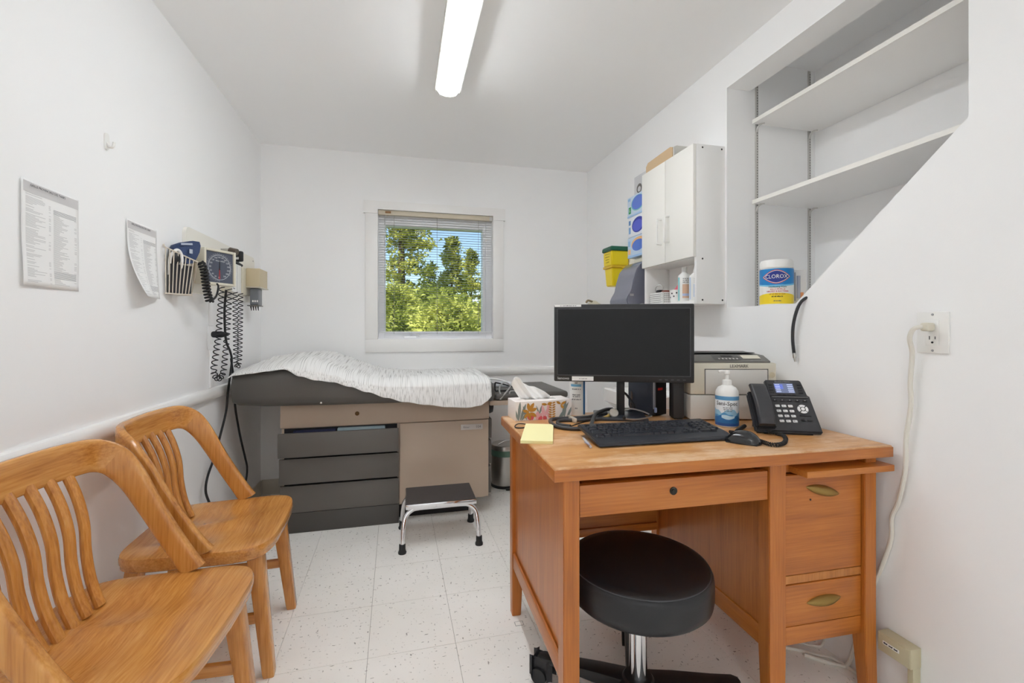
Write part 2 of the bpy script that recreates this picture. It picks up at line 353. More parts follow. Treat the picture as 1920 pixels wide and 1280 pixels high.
# ------------------------------------------------------------------ outside
gm=mat('lawn',(96,120,52),.9)
struct(obj('ground_outside',B(-40,50,BY+.4,70,-.75,-.55),gm,smooth=False))
L1=leaf_mat('conifer_needles',(112,122,48),(196,196,100)); L2=leaf_mat('shrub_leaves',(126,138,58),(208,210,116)); L3=leaf_mat('hedge_leaves',(82,96,36),(160,170,78)); M_bark=mat('bark',(82,66,50),.9,bump=(30,.6))
def quad(bm,p,s,d):
    u=d.cross(Vector((random.gauss(0,1),random.gauss(0,1),random.gauss(0,1)))); u=u.normalized() if u.length>1e-5 else Vector((1,0,0))
    v=d.normalized(); a=bm.verts.new(p-u*s*.28); b=bm.verts.new(p+v*s*.5-u*s*.12); c=bm.verts.new(p+v*s); e=bm.verts.new(p+v*s*.5+u*s*.34); bm.faces.new((a,b,c,e))
def conifer(name,label,loc,h,rad,n,m,s=.2,base=.4,grp='trees and shrubs seen through the window'):
    t=root(name,label,'tree',loc,group=grp); bm=bm_new()
    nb=int(n/34)
    for i in range(nb):
        f=random.random()**.8; z=base+(h-base)*f; L=rad*((1-f)**.75)*random.uniform(.55,1.15)+.12; a=random.uniform(0,2*PI); dr=Vector((math.cos(a),math.sin(a),0))
        for k in range(34):
            q=random.uniform(.15,1)*L; p=dr*q+Vector((0,0,z-.22*q+.16*q*q/max(L,.1)))+Vector((random.gauss(0,.10),random.gauss(0,.10),random.gauss(0,.07)))
            quad(bm,p,s*random.uniform(.6,1.2),(dr*.7+Vector((random.gauss(0,.6),random.gauss(0,.6),random.gauss(.1,.4)))))
    obj('foliage',bm,m,t,smooth=False); obj('trunk',cyl(bm_new(),(0,0,0),(0,0,h*.9),.16*h/8,10,.03),M_bark,t); return t
def shrub(name,label,loc,rx,rz,n,m,s=.14,grp='trees and shrubs seen through the window'):
    t=root(name,label,'shrub',loc,group=grp); bm=bm_new()
    for i in range(n//10):
        a=random.uniform(0,2*PI); e=random.uniform(-.3,1)*PI/2; rr=random.uniform(.72,1.05)
        c=Vector((math.cos(a)*math.cos(e)*rx*rr,math.sin(a)*math.cos(e)*rx*rr,rz*.5+math.sin(e)*rz*.5*rr))
        for k in range(10):
            quad(bm,c+Vector((random.gauss(0,.1),random.gauss(0,.1),random.gauss(0,.07))),s*random.uniform(.6,1.3),Vector((random.gauss(0,1)+math.cos(a),random.gauss(0,1)+math.sin(a),random.gauss(.5,.6))))
    obj('foliage',bm,m,t,smooth=False)
    b=bm_new()
    for k in range(5): cyl(b,(0,0,0),(random.uniform(-.5,.5)*rx,random.uniform(-.5,.5)*rx,rz*.6),.04,6,.015)
    obj('stems',b,M_bark,t); return t
conifer('conifer_tree','tallest conifer, filling the left side of the window view',(.02,20,-.6),11.5,2.0,11000,L1,.24)
conifer('conifer_tree','slender conifer whose tip stands against blue sky mid window',(2.62,24,-.6),6.5,1.35,5200,L1,.22)
conifer('conifer_tree','shorter rounded conifer at the right edge of the window view',(4.21,27.5,-.6),6.5,1.3,4600,L1,.22)
conifer('conifer_tree','low conifer in the gap between the two taller trees outside',(1.83,29.5,-.6),5.9,1.35,3400,L3,.22)
conifer('conifer_tree','far conifer at the lower right beyond the window glass',(5.84,31,-.6),5.2,1.4,3000,L1,.22)
shrub('leafy_shrub','bright green shrub low at the left of the window view',(-.15,12,-.6),.95,2.75,5200,L2)
shrub('leafy_shrub','bright green shrub low at the middle of the window view',(.93,9.3,-.6),.74,2.28,5200,L2)
shrub('leafy_shrub','bright green shrub low at the right of the window view',(2.28,12.5,-.6),.95,2.35,5200,L2)
shrub('leafy_shrub','dark hedge spread behind the bright shrubs outside the window',(1.2,15.9,-.6),1.75,3.0,6500,L3,.2)

# ------------------------------------------------------------------ ceiling light
M_lip=mat('light_side_lip',(214,212,204),.5)
M_em_fill=mat('fill_lamp_diffuser',(255,255,252),.4,emit=(245,250,255),es=LAMP_STRENGTH*1.12)  # emission for the added fill lamp behind the camera
M_em=mat('lit_diffuser',(255,255,252),.4,emit=(245,250,255),es=LAMP_STRENGTH)
def ceiling_light(label,lc,LY0,LY1,M_em):
    lt=root('ceiling_light',label,'ceiling light',(lc,(LY0+LY1)/2,CZ),group='fluorescent ceiling lights')
    def lp(n,bm,m,**k): return obj(n,bm,m,lt,world=lt,**k)
    lp('pan',B(lc-.065,lc+.065,LY0,LY1,CZ-.022,CZ-.0005,.003),M_trim)
    pf=[(-.056,0),(-.052,-.026),(-.038,-.045),(-.014,-.053),(.014,-.053),(.038,-.045),(.052,-.026),(.056,0)]
    lp('diffuser',prism(bm_new(),pf,lambda u,v,w:Vector((lc+u,w,CZ-.022+v)),LY0+.012,LY1-.014),M_em)
    for q in (-1,1): lp('side_lip',B(min(lc+q*.058,lc+q*.066),max(lc+q*.058,lc+q*.066),LY0,LY1,CZ-.050,CZ-.022,.002),M_lip)
    for a,b in ((LY0,LY0+.012),(LY1-.014,LY1)):
        lp('end_cap',prism(bm_new(),[(u*1.06,v*1.04) for u,v in pf],lambda u,v,w:Vector((lc+u,w,CZ-.022+v)),a,b),mat('light_end_cap',(238,237,232),.4))
ceiling_light('long white fluorescent wraparound light on the ceiling in view',.232,1.11,2.33,M_em)
ceiling_light('added fill light on the unseen ceiling behind the camera position',-.25,-2.55,-1.33,M_em_fill)  # invented second fixture, out of view, added to brighten the room

# ================================================================== WOODEN CHAIRS
def make_chair(label):
    t=root('wooden_chair',label,'chair',group='oak slat-back chairs along the left wall')
    # saddle seat
    N=56; outl=[]
    for k in range(N):
        a=2*PI*k/N; ca,sa=math.cos(a),math.sin(a); e=.34
        x=math.copysign(abs(ca)**e,ca); y=math.copysign(abs(sa)**e,sa)
        X=.015+.215*x; hw=.226+.026*(x*.5+.5)
        X+= .016*(1-y*y) if x>.2 else 0
        outl.append((X,hw*y))
    def top(x,y,r):
        s=.020*math.exp(-((x+.035)/.13)**2)*math.exp(-((abs(y)-.085)/.085)**2)
        s+=.006*math.exp(-((x-.15)/.09)**2)*math.exp(-((abs(y)-.11)/.07)**2)
        return .452-s-.004*r**6
    bm=bm_new(); rings=[]
    for r in (.12,.28,.44,.6,.75,.88,.96):
        rings.append([bm.verts.new((x*r,y*r,top(x*r,y*r,r))) for x,y in outl])
    for sc,z in ((.99,.446),(1,.438),(1,.424),(.985,.416),(.985,.408),(.955,.402)): rings.append([bm.verts.new((x*sc,y*sc,z)) for x,y in outl])
    c0=bm.verts.new((0,0,top(0,0,0)))
    for k in range(N): bm.faces.new((c0,rings[0][k],rings[0][(k+1)%N]))
    for a,b in zip(rings,rings[1:]):
        for k in range(N): bm.faces.new((a[k],b[k],b[(k+1)%N],a[(k+1)%N]))
    bm.faces.new(list(reversed(rings[-1])))
    obj('seat',bm,oak('y'),t,ang=50)
    # bent back: arm, crest rail, arm
    half=[((.056,.236,.446),(0,-1,0),.062,.028),((.030,.239,.486),(0,-1,0),.056,.028),((-.015,.241,.560),(0,-1,0),.056,.027),((-.060,.242,.640),(.08,-1,0),.058,.026),
          ((-.102,.241,.718),(.25,-1,0),.066,.026),((-.140,.232,.772),(.6,-1,.02),.078,.026),((-.172,.204,.796),(1,-.75,.04),.086,.025),((-.192,.150,.800),(1,-.3,.06),.088,.025),((-.200,.07,.802),(1,-.1,.07),.088,.025),((-.203,0,.802),(1,0,.07),.088,.025)]
    full=half+[((p[0],-p[1],p[2]),(n[0],-n[1],n[2]),w,th) for p,n,w,th in reversed(half[:-1])]
    pts=spline([f[0] for f in full],6); nr=spline([f[1] for f in full],6); wt=spline([(f[2],f[3],0) for f in full],6)
    sec=rrect(-.5,.5,-.5,.5,.22,3)
    def sweep(i0,i1):
        bm=bm_new(); rg=[]
        for i in range(i0,i1+1):
            tg=(pts[min(i+1,len(pts)-1)]-pts[max(i-1,0)]).normalized(); n=nr[i]-tg*nr[i].dot(tg); n.normalize(); w=tg.cross(n)
            wd,th=wt[i].x,wt[i].y
            if i==0 or i==len(pts)-1: pass
            ring=[]
            for a,b in sec:
                p=pts[i]+w*a*wd+n*b*th
                if p.z<.447 and i<10 or (p.z<.447 and i>len(pts)-10): p.z=.447
                ring.append(bm.verts.new(p))
            rg.append(ring)
        m=len(sec)
        for a,b in zip(rg,rg[1:]):
            for k in range(m): bm.faces.new((a[k],a[(k+1)%m],b[(k+1)%m],b[k]))
        bm.faces.new(list(reversed(rg[0]))); bm.faces.new(rg[-1]); return bm
    L=len(pts)-1; j=31
    obj('back_post',sweep(0,j),oak('z'),t,ang=60); obj('crest_rail',sweep(j,L-j),oak('y'),t,ang=60); obj('back_post',sweep(L-j,L),oak('z'),t,ang=60)
    # S-curved slats
    for k in range(6):
        f=(k-2.5)/2.5; yt,yb=.138*f,.108*f
        path=[(-.098,yb,.440),(-.122,yb+(yt-yb)*.2,.50),(-.138,yb+(yt-yb)*.45,.57),(-.146,yb+(yt-yb)*.65,.64),(-.166,yb+(yt-yb)*.85,.71),(-.195,yt,.775)]
        bm=bm_new(); P=spline(path,5); rg=[]
        for i,p in enumerate(P):
            tg=(P[min(i+1,len(P)-1)]-P[max(i-1,0)]).normalized(); yv=Vector((0,1,0)); yv=(yv-tg*yv.dot(tg)).normalized(); nv=tg.cross(yv)
            rg.append([bm.verts.new(p+yv*.0145*math.copysign(abs(math.cos(a))**.8,math.cos(a))+nv*.0085*math.copysign(abs(math.sin(a))**.8,math.sin(a))) for a in [2*PI*q/12 for q in range(12)]])
        for a,b in zip(rg,rg[1:]):
            for q in range(12): bm.faces.new((a[q],a[(q+1)%12],b[(q+1)%12],b[q]))
        bm.faces.new(list(reversed(rg[0]))); bm.faces.new(rg[-1]); obj('slat',bm,oak('z'),t)
    def leg(p,q,s0,s1):
        bm=bm_new(); rg=[]
        for f in (0,.03,.3,.7,.97,1):
            c=Vector(p).lerp(Vector(q),f); s=s0+(s1-s0)*f
            if f in(0,1): s*=.9
            rg.append([bm.verts.new((c.x+a*s,c.y+b*s,c.z)) for a,b in rrect(-.5,.5,-.5,.5,.16,2)])
        m=len(rg[0])
        for a,b in zip(rg,rg[1:]):
            for k in range(m): bm.faces.new((a[k],a[(k+1)%m],b[(k+1)%m],b[k]))
        bm.faces.new(list(reversed(rg[0]))); bm.faces.new(rg[-1]); return bm
    for s in (-1,1):
        obj('leg',leg((.182,.165*s,.41),(.228,.186*s,0),.050,.036),oak('z'),t)
        obj('leg',leg((-.150,.160*s,.41),(-.205,.188*s,0),.046,.034),oak('z'),t)
    for s in (-1,1): obj('stretcher',B(-.185,.205,.1795*s-.009,.1795*s+.009,.175,.207,.003),oak('x'),t)
    obj('stretcher',B(-.012,.012,-.172,.172,.178,.204,.003),oak('y'),t)
    obj('apron',B(-.165,.195,-.155,.155,.372,.403,.004),oak('y'),t)
    return t
def dup(r,loc,rz,label):
    o=r.copy(); C.objects.link(o); o.location=loc; o.rotation_euler=(0,0,rz); o['label']=label
    for c in r.children:
        d=c.copy(); C.objects.link(d); d.parent=o
    return o
ch=make_chair('oak slat-back chair nearest the camera, cut off by the photo edge')
dup(ch,(-.655,1.805,0),R(2),'oak slat-back chair standing between the nearer chair and the exam table')
ch.location=(-.645,1.238,0); ch.rotation_euler=(0,0,R(-3))

# ================================================================== EXAM TABLE
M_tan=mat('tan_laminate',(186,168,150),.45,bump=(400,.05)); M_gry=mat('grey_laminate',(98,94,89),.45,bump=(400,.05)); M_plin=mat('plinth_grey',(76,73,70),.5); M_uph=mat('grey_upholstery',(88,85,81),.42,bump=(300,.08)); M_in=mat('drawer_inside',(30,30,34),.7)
et=root('exam_table','grey upholstered medical exam table with tan base against the back wall','exam table',(-.06,2.98,0))
def ep(n,bm,m,par=None,**k): return obj(n,bm,m,par or et,world=et,**k)
ep('base_body',B(-.645,.505,2.735,3.25,.10,.585,.003),M_tan)
ep('base_band',B(-.65,.527,2.72,3.27,.585,.716,.004),M_tan)
ep('plinth',B(-.645,-.012,2.716,3.25,0,.112,.002),M_plin)
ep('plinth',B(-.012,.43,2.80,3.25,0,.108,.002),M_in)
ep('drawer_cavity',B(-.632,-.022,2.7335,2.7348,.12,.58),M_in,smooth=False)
for k,(y,z0,z1) in enumerate(((2.666,.434,.566),(2.694,.280,.419),(2.714,.114,.264))):
    d=ep('drawer',B(-.65,-.014,y,y+.016,z0,z1,.002),M_gry)
    ep('drawer_box',B(-.60,-.05,y+.017,2.732,z0+.02,z1-.028),M_in,d,smooth=False)
ep('folded_linen',B(-.58,-.36,2.70,2.731,.545,.572,.004),mat('navy_cloth',(38,42,72),.9)); ep('folded_linen',B(-.35,-.09,2.70,2.731,.545,.576,.004),mat('pale_blue_cloth',(150,168,176),.9))
ep('door_panel',B(-.008,.522,2.715,2.733,.112,.582,.003),M_tan)
M_lab=mat('name_plate',(196,192,188),.4,metal=.3)
pl=ep('name_plate',B(.352,.486,2.7125,2.715,.525,.558,.001),M_lab)
text('lettering','Ritter',.016,frame((.385,2.7121,.541),(1,0,0),(0,0,1)),M_inkm,pl,et); text('lettering','104',.022,frame((.458,2.7121,.541),(1,0,0),(0,0,1)),M_inkm,pl,et)
ep('foot_drawer',B(.506,.548,2.745,3.2,.46,.58,.003),M_gry); ep('foot_drawer',B(.506,.546,2.745,3.2,.30,.445,.003),M_gry); ep('foot_drawer',B(.506,.544,2.745,3.2,.12,.285,.003),M_gry)
bm=bm_new(); lathe(bm,[(.012,0),(.012,.003),(.005,.004)],14,mx=frame((-.245,2.7195,.652),(1,0,0),(0,0,1))); ep('lock',bm,mat('lock_bronze',(96,72,44),.4,metal=.8))
# cushions
def loft(stations):
    bm=bm_new(); rg=[]
    for x,y0,y1,z0,z1,r in stations:
        rg.append([bm.verts.new((x,u,v)) for u,v in rrect(y0,y1,z0,z1,min(r,(z1-z0)*.48),5)])
    m=len(rg[0])
    for a,b in zip(rg,rg[1:]):
        for k in range(m): bm.faces.new((a[k],a[(k+1)%m],b[(k+1)%m],b[k]))
    bm.faces.new(list(reversed(rg[0]))); bm.faces.new(rg[-1]); return bm
ep('head_cushion',loft([(-.865,2.64,3.25,.76,.87,.04),(-.86,2.625,3.265,.742,.895,.05),(-.83,2.61,3.28,.732,.915,.055),(-.70,2.605,3.285,.722,.930,.055),(-.52,2.605,3.285,.718,.935,.06),(-.36,2.605,3.285,.717,.888,.05),(-.18,2.605,3.285,.717,.832,.045),(-.02,2.605,3.285,.717,.80,.04),(.02,2.61,3.28,.718,.79,.03)]),M_uph)
ep('seat_cushion',loft([(.022,2.612,3.28,.7165,.80,.03),(.06,2.605,3.285,.7165,.825,.045),(.48,2.605,3.285,.7165,.838,.05),(.525,2.615,3.275,.70,.825,.055),(.545,2.64,3.25,.71,.80,.04)]),M_uph)
bm=bm_new(); lathe(bm,[(.006,0),(.006,.002),(.003,.003)],10,mx=frame((-.42,2.604,.738),(1,0,0),(0,0,1))); ep('upholstery_screw',bm,M_steel)
ep('footrest_shelf',B(.5275,1.02,2.70,3.22,.668,.698,.004),M_tan)
ep('footrest_pad',B(.56,1.035,2.69,3.23,.700,.742,.016,4),M_uph)
bm=bm_new(); lathe(bm,[(.0,0),(.045,0),(.048,.012),(.042,.03),(.02,.036),(.0,.037)],20,mx=frame((.5275,2.78,.655),(0,0,1),(0,1,0))@Matrix.Scale(-1,4,(0,0,1)),cap=False); ep('release_knob',bm,M_black)
bm=bm_new(); lathe(bm,[(.02,0),(.02,-.02),(.012,-.025)],14,c=(.80,2.75,.668)); ep('footrest_foot',bm,M_black)

# sheet draped over the cushions
XS=[-.872,-.84,-.76,-.68,-.60,-.52,-.44,-.36,-.27,-.18,-.08,.02,.14,.26,.38,.45,.49,.515]
ZB=[.890,.938,.955,.970,.980,.985,.978,.950,.915,.880,.856,.846,.842,.844,.848,.850,.850,.850]
ZF=[.885,.915,.935,.945,.948,.946,.935,.915,.885,.860,.846,.842,.842,.844,.848,.848,.848,.847]
ZH=[.882,.898,.905,.915,.925,.885,.862,.850,.822,.790,.755,.728,.706,.690,.680,.690,.715,.745]
def lerpt(xs,ys,x):
    for a,b,c,d in zip(xs,xs[1:],ys,ys[1:]):
        if x<=b: f=(x-a)/(b-a); f=f*f*(3-2*f); return c+(d-c)*f
    return ys[-1]
rnd=random.Random(3); bumps=[(rnd.uniform(-.8,.5),rnd.uniform(2.65,3.2),rnd.uniform(.03,.09),rnd.uniform(.05,.16),rnd.uniform(-.006,.010),rnd.uniform(0,PI)) for _ in range(60)]
def sheet(u,v):
    x=XS[0]+(XS[-1]-XS[0])*u; zb,zf,zh=lerpt(XS,ZB,x),lerpt(XS,ZF,x),lerpt(XS,ZH,x)
    if v<.12:   # back hem
        f=v/.12; p=Vector((x,3.315-.02*f,zb-.10*(1-f)**1.3))
    elif v<.62:
        f=(v-.12)/.5; y=3.295-(3.295-2.600)*f; p=Vector((x,y,zb+(zf-zb)*f))
        if f>.86: p.z-=.03*((f-.86)/.14)**2*min(1,(zf-zh)/.05)
    else:
        f=(v-.62)/.38; z0=zf-.03*min(1,(zf-zh)/.05); p=Vector((x,2.600-.012*math.sin(f*PI/2)-.006*math.sin(x*26+1)*f,z0+(zh-z0)*f))
    for bx,by,sx,sy,h,a in bumps:
        dx,dy=p.x-bx,p.y-by; q=dx*math.cos(a)+dy*math.sin(a); w=-dx*math.sin(a)+dy*math.cos(a); e=math.exp(-(q/sx)**2-(w/sy)**2)
        if v<.62: p.z+=h*abs(e) if h>0 else 0
        else: p.y-=max(h,0)*.8*e
    return p
bm=bm_new(); uvl=bm.loops.layers.uv.new('UVMap'); nu,nv=110,64; vs=grid(bm,nu,nv,sheet)
idx={}
for i in range(nu):
    for j in range(nv): idx[vs[i][j]]=(i/(nu-1),j/(nv-1))
for f_ in bm.faces:
    for lo in f_.loops: lo[uvl].uv=idx[lo.vert]
so_=obj('bed_sheet',bm,sheet_mat(),ang=180); md=so_.modifiers.new('thickness','SOLIDIFY'); md.thickness=.003; md.offset=1
tag(so_,'rumpled white sheet with fine grey streaks spread over the exam table','sheet')

# stirrup and hose lying on the footrest
st=root('folded_stirrup','white padded stirrup with black wire frame on the exam table footrest','stirrup',(.64,2.85,.742))
obj('pad',B(.585,.70,2.80,2.86,.762,.795,.012,3,),mat('pale_plastic',(216,219,222),.3),st,world=st)
obj('wire_frame',tube(bm_new(),[(.575,2.77,.80),(.62,2.775,.79),(.70,2.78,.765),(.72,2.785,.752),(.70,2.77,.748),(.60,2.77,.748),(.575,2.77,.752),(.575,2.77,.80)],.0045,8,5),M_black,st,world=st)
obj('rail',tube(bm_new(),[(.565,2.90,.81),(.64,2.88,.80),(.74,2.86,.757)],.006,8,4),M_white,st,world=st)
pts=[(.622+.036*math.cos(a)*1.0,2.70,.765+.042*math.sin(a)) for a in [R(20+17*k) for k in range(20)]]
tag(obj('grey_hose_loop',tube(bm_new(),[(.59,2.692,.704)]+pts+[(.70,2.72,.75)],.005,8,3),mat('grey_hose',(168,168,166),.5)),'loop of thin grey hose hanging at the near edge of the footrest','hose')

# ================================================================== STEP STOOL
ss=root('step_stool','chrome step stool with ribbed black tread before the exam table','step stool',(.2,2.49,0))
def sp(n,bm,m,par=None,**k): return obj(n,bm,m,par or ss,world=ss,**k)
SX0,SX1,SY0,SY1,SZ=.022,.392,2.372,2.622,.232
sp('rim',B(SX0,SX1,SY0,SY1,SZ-.028,SZ,.005),M_chrome)
tr=sp('tread',B(SX0+.004,SX1-.004,SY0+.004,SY1-.004,SZ,SZ+.003,.001),mat('ribbed_rubber',(84,78,76),.7))
bm=bm_new()
for k in range(34):
    y=SY0+.009+k*(SY1-SY0-.018)/33; box(bm,SX0+.006,SX1-.006,y-.0018,y+.0018,SZ+.003,SZ+.0052)
sp('tread_ribs',bm,MATS['ribbed_rubber'],tr,smooth=False)
for y,yy in ((2.395,2.345),(2.60,2.638)):
    sp('leg_frame',tube(bm_new(),[(.006,yy,.03),(.010,yy+(y-yy)*.35,.11),(.022,y-(y-yy)*.2,.165),(.055,y,.196),(.10,y,.2035),(.20,y,.2035),(.31,y,.2035),(.355,y,.196),(.388,y-(y-yy)*.2,.165),(.396,yy+(y-yy)*.35,.11),(.400,yy,.03)],.0125,14,6),M_chrome)
    for x in (.006,.400):
        bm=bm_new(); lathe(bm,[(.020,0),(.021,.008),(.0165,.018),(.016,.045),(.0145,.047)],16,c=(x,yy,0)); sp('rubber_foot',bm,M_rubber)

# ================================================================== PEDAL BIN
pb=root('pedal_bin','small stainless pedal bin with green liner behind the desk corner','waste bin',(.735,3.2,0))
bm=bm_new(); lathe(bm,[(.100,0),(.103,.004),(.103,.016),(.098,.02)],36); obj('base_ring',bm,M_black,pb)
bm=bm_new(); lathe(bm,[(.097,.02),(.097,.255)],40); obj('body',bm,M_steel,pb)
bm=bm_new(); lathe(bm,[(.0985,.225),(.100,.24),(.0995,.262),(.0975,.268)],40); obj('bin_liner',bm,mat('green_bag',(92,128,112),.35),pb)
bm=bm_new(); lathe(bm,[(.101,.268),(.102,.275),(.102,.292),(.095,.302),(.05,.308),(.001,.309)],40); lid=obj('lid',bm,M_steel,pb)
obj('lid_handle',tube(bm_new(),[(-.06,-.05,.308),(-.02,-.02,.318),(.03,.02,.318),(.07,.05,.308)],.004,8,4),M_chrome,lid)
obj('pedal',B(-.02,.02,-.135,-.098,.004,.012,.003),M_black,pb)

# ================================================================== DESK
dk=root('wooden_desk','worn orange-brown wooden pedestal desk against the right wall','desk',(.3766,1.0747,0),R(-1.5))
DW,DD,DZ=1.073,.705,.785
M_top=wood('desk_top_worn',(170,112,58),(198,142,84),(214,164,108),axis='x',rough=.4,coat=.15,worn=((228,196,160),3.2))
def dp(n,bm,m,par=None,**k): return obj(n,bm,m,par or dk,**k)
dp('desk_top',B(0,DW,0,DD,DZ-.036,DZ,.004,3),M_top)
dp('top_edge_band',B(-.0012,DW+.0012,-.0012,DD+.0012,DZ-.0345,DZ-.0045,.001),dsk('x'))
def tleg(x0,x1,y0,y1,tx,ty,zt=.749):
    bm=bm_new(); rg=[]
    for z,k in ((0,1),(.19,0),(zt,0)):
        rg.append([bm.verts.new(p) for p in ((x0+tx[0]*k,y0+ty[0]*k,z),(x1-tx[1]*k,y0+ty[0]*k,z),(x1-tx[1]*k,y1-ty[1]*k,z),(x0+tx[0]*k,y1-ty[1]*k,z))])
    for a,b in zip(rg,rg[1:]):
        for k in range(4): bm.faces.new((a[k],a[(k+1)%4],b[(k+1)%4],b[k]))
    bm.faces.new(list(reversed(rg[0]))); bm.faces.new(rg[-1]); bmesh.ops.recalc_face_normals(bm,faces=bm.faces)
    bmesh.ops.bevel(bm,geom=bm.edges[:],offset=.002,segments=2,affect='EDGES'); return bm
LXa,LXb=.034,.079
dp('leg',tleg(LXa,LXb,.032,.077,(0,.008),(0,.010)),dsk('z')); dp('leg',tleg(LXa,LXb,.652,.697,(0,.010),(0,.008)),dsk('z'))
MXa,MXb=.664,.722
dp('leg',tleg(MXa,MXb,.032,.077,(0,.004),(0,.012)),dsk('z')); dp('leg',tleg(MXa,MXb,.652,.697,(0,.004),(.012,0)),dsk('z'))
RXa,RXb=1.008,1.052
dp('leg',tleg(RXa,RXb,.032,.077,(.012,-.006),(0,.012)),dsk('z')); dp('leg',tleg(RXa,RXb,.652,.697,(.012,-.006),(.012,0)),dsk('z'))
# left end panel with its frame
dp('end_panel',B(LXa+.013,LXa+.026,.077,.652,.215,.748),dsk('z'),smooth=False)
dp('panel_rail',B(LXa+.003,LXa+.030,.077,.652,.19,.245,.002),dsk('y')); dp('panel_rail',B(LXa+.003,LXa+.030,.077,.652,.715,.749,.002),dsk('y'))
dp('panel_bead',tube(bm_new(),[(LXa+.008,.079,.246),(LXa+.008,.650,.246)],.006,8),dsk('y'))
dp('modesty_panel',B(LXb,MXa,.655,.670,.298,.748),dsk('x'),smooth=False)
dp('modesty_rail',B(LXb,MXa,.645,.675,.286,.318,.003),dsk('x'))
# centre drawer
cdw=dp('centre_drawer',B(LXb+.002,MXa-.002,.036,.056,.640,.724,.002),dsk('x'))
dp('drawer_box',B(LXb+.02,MXa-.02,.056,.50,.655,.72),dsk('y'),cdw,smooth=False)
bm=bm_new(); lathe(bm,[(.011,0),(.011,.003),(.007,.004),(.007,.006),(.0055,.0062)],20,mx=frame((.355,.036,.690),(1,0,0),(0,0,1))); dp('lock',bm,mat('lock_dark',(66,64,58),.4,metal=.8),cdw)
# pedestal
dp('pedestal_side',B(MXa+.008,MXa+.022,.077,.652,.20,.748),dsk('z'),smooth=False); dp('pedestal_side',B(RXb-.022,RXb-.008,.077,.652,.20,.748),dsk('z'),smooth=False)
dp('pedestal_rail',B(MXa+.003,MXa+.024,.077,.652,.19,.25,.003),dsk('y')); dp('pedestal_back',B(MXb,RXa,.665,.68,.20,.748),dsk('x'),smooth=False)
dp('pedestal_floor',B(MXa+.022,RXb-.022,.06,.665,.20,.215),dsk('x'),smooth=False)
dp('drawer_divider',B(MXb,RXa,.045,.07,.378,.402,.001),wood('divider_maple',(150,88,36),(186,118,54),(206,142,78),axis='z',scale=2.5))
dp('bottom_rail',B(MXb,RXa,.045,.07,.196,.250,.002),dsk('x'))
dp('top_rail',B(MXb,RXa,.06,.075,.706,.748),dsk('x'),smooth=False)
def brass(cx,cz,tilt,par):
    bm=bm_new(); n=22; rg=[]
    for i in range(n+1):
        s=-1+2*i/n; hh=.0145*(1-abs(s)**2.2)+.0012; dd=.017*(1-abs(s)**2.0)+.001
        rg.append([bm.verts.new((s*.062,-dd*math.sin(PI*k/8)-.0003,hh*math.cos(PI*k/8))) for k in range(9)])
    for a,b in zip(rg,rg[1:]):
        for k in range(8): bm.faces.new((a[k],b[k],b[k+1],a[k+1]))
    bmesh.ops.solidify(bm,geom=bm.faces[:],thickness=.0012)
    bm.transform(Matrix.Translation((cx,.0425,cz))@Matrix.Rotation(tilt,4,'Y')); dp('pull',bm,M_brass,par)
ud=dp('drawer',B(MXb+.002,RXa-.002,.043,.064,.405,.702,.002),dsk('x')); brass(.862,.650,R(14),ud)
dp('drawer_box',B(MXb+.02,RXa-.02,.064,.55,.42,.66),dsk('y'),ud,smooth=False)
bm=bm_new(); lathe(bm,[(.003,0),(.003,.001)],10,mx=frame((.818,.043,.625),(1,0,0),(0,0,1))); dp('screw_hole',bm,M_black,ud)
ld=dp('drawer',B(MXb+.002,RXa-.002,.043,.064,.253,.375,.002),dsk('x')); brass(.866,.318,R(-2),ld)
dp('drawer_box',B(MXb+.02,RXa-.02,.064,.55,.26,.36),dsk('y'),ld,smooth=False)
dp('pull_out_board',B(.757,1.073,-.006,.40,.708,.727,.002),dsk('x'))

# ================================================================== ROLLING STOOL
rs=root('rolling_stool','round black padded rolling stool tucked under the desk','stool',(.672,1.185,0))
M_vin=mat('black_vinyl',(30,30,33),.36,spec=.45,bump=(500,.06))
bm=bm_new(); R0=.2; lathe(bm,[(.0005,.470),(.09,.470),(.170,.468),(.191,.464),(.200,.458),(.2035,.450),(.205,.438),(.205,.397),(.202,.380),(.191,.369),(.165,.366),(.0005,.366)],64,cap=False); obj('seat',bm,M_vin,rs,ang=70)
obj('seat_piping',tube(bm_new(),[(.1955*math.cos(2*PI*k/72),.1955*math.sin(2*PI*k/72),.4615) for k in range(73)],.0018,6),mat('piping_grey',(66,66,70),.5),rs)
bm=bm_new(); lathe(bm,[(.065,.366),(.065,.346),(.03,.336)],28); obj('seat_plate',bm,M_black,rs)
bm=bm_new(); lathe(bm,[(.026,.10),(.026,.29)],32); obj('column',bm,M_chrome,rs)
bm=bm_new(); lathe(bm,[(.0275,.29),(.0275,.318),(.024,.32),(.024,.338)],32); obj('column_collar',bm,M_chrome,rs)
obj('height_lever',tube(bm_new(),[(.02,.02,.335),(.10,.06,.332),(.15,.07,.325)],.005,8,4),M_black,rs)
bm=bm_new(); lathe(bm,[(.045,.075),(.048,.085),(.048,.118),(.04,.128),(.027,.13)],28); obj('hub',bm,M_black,rs)
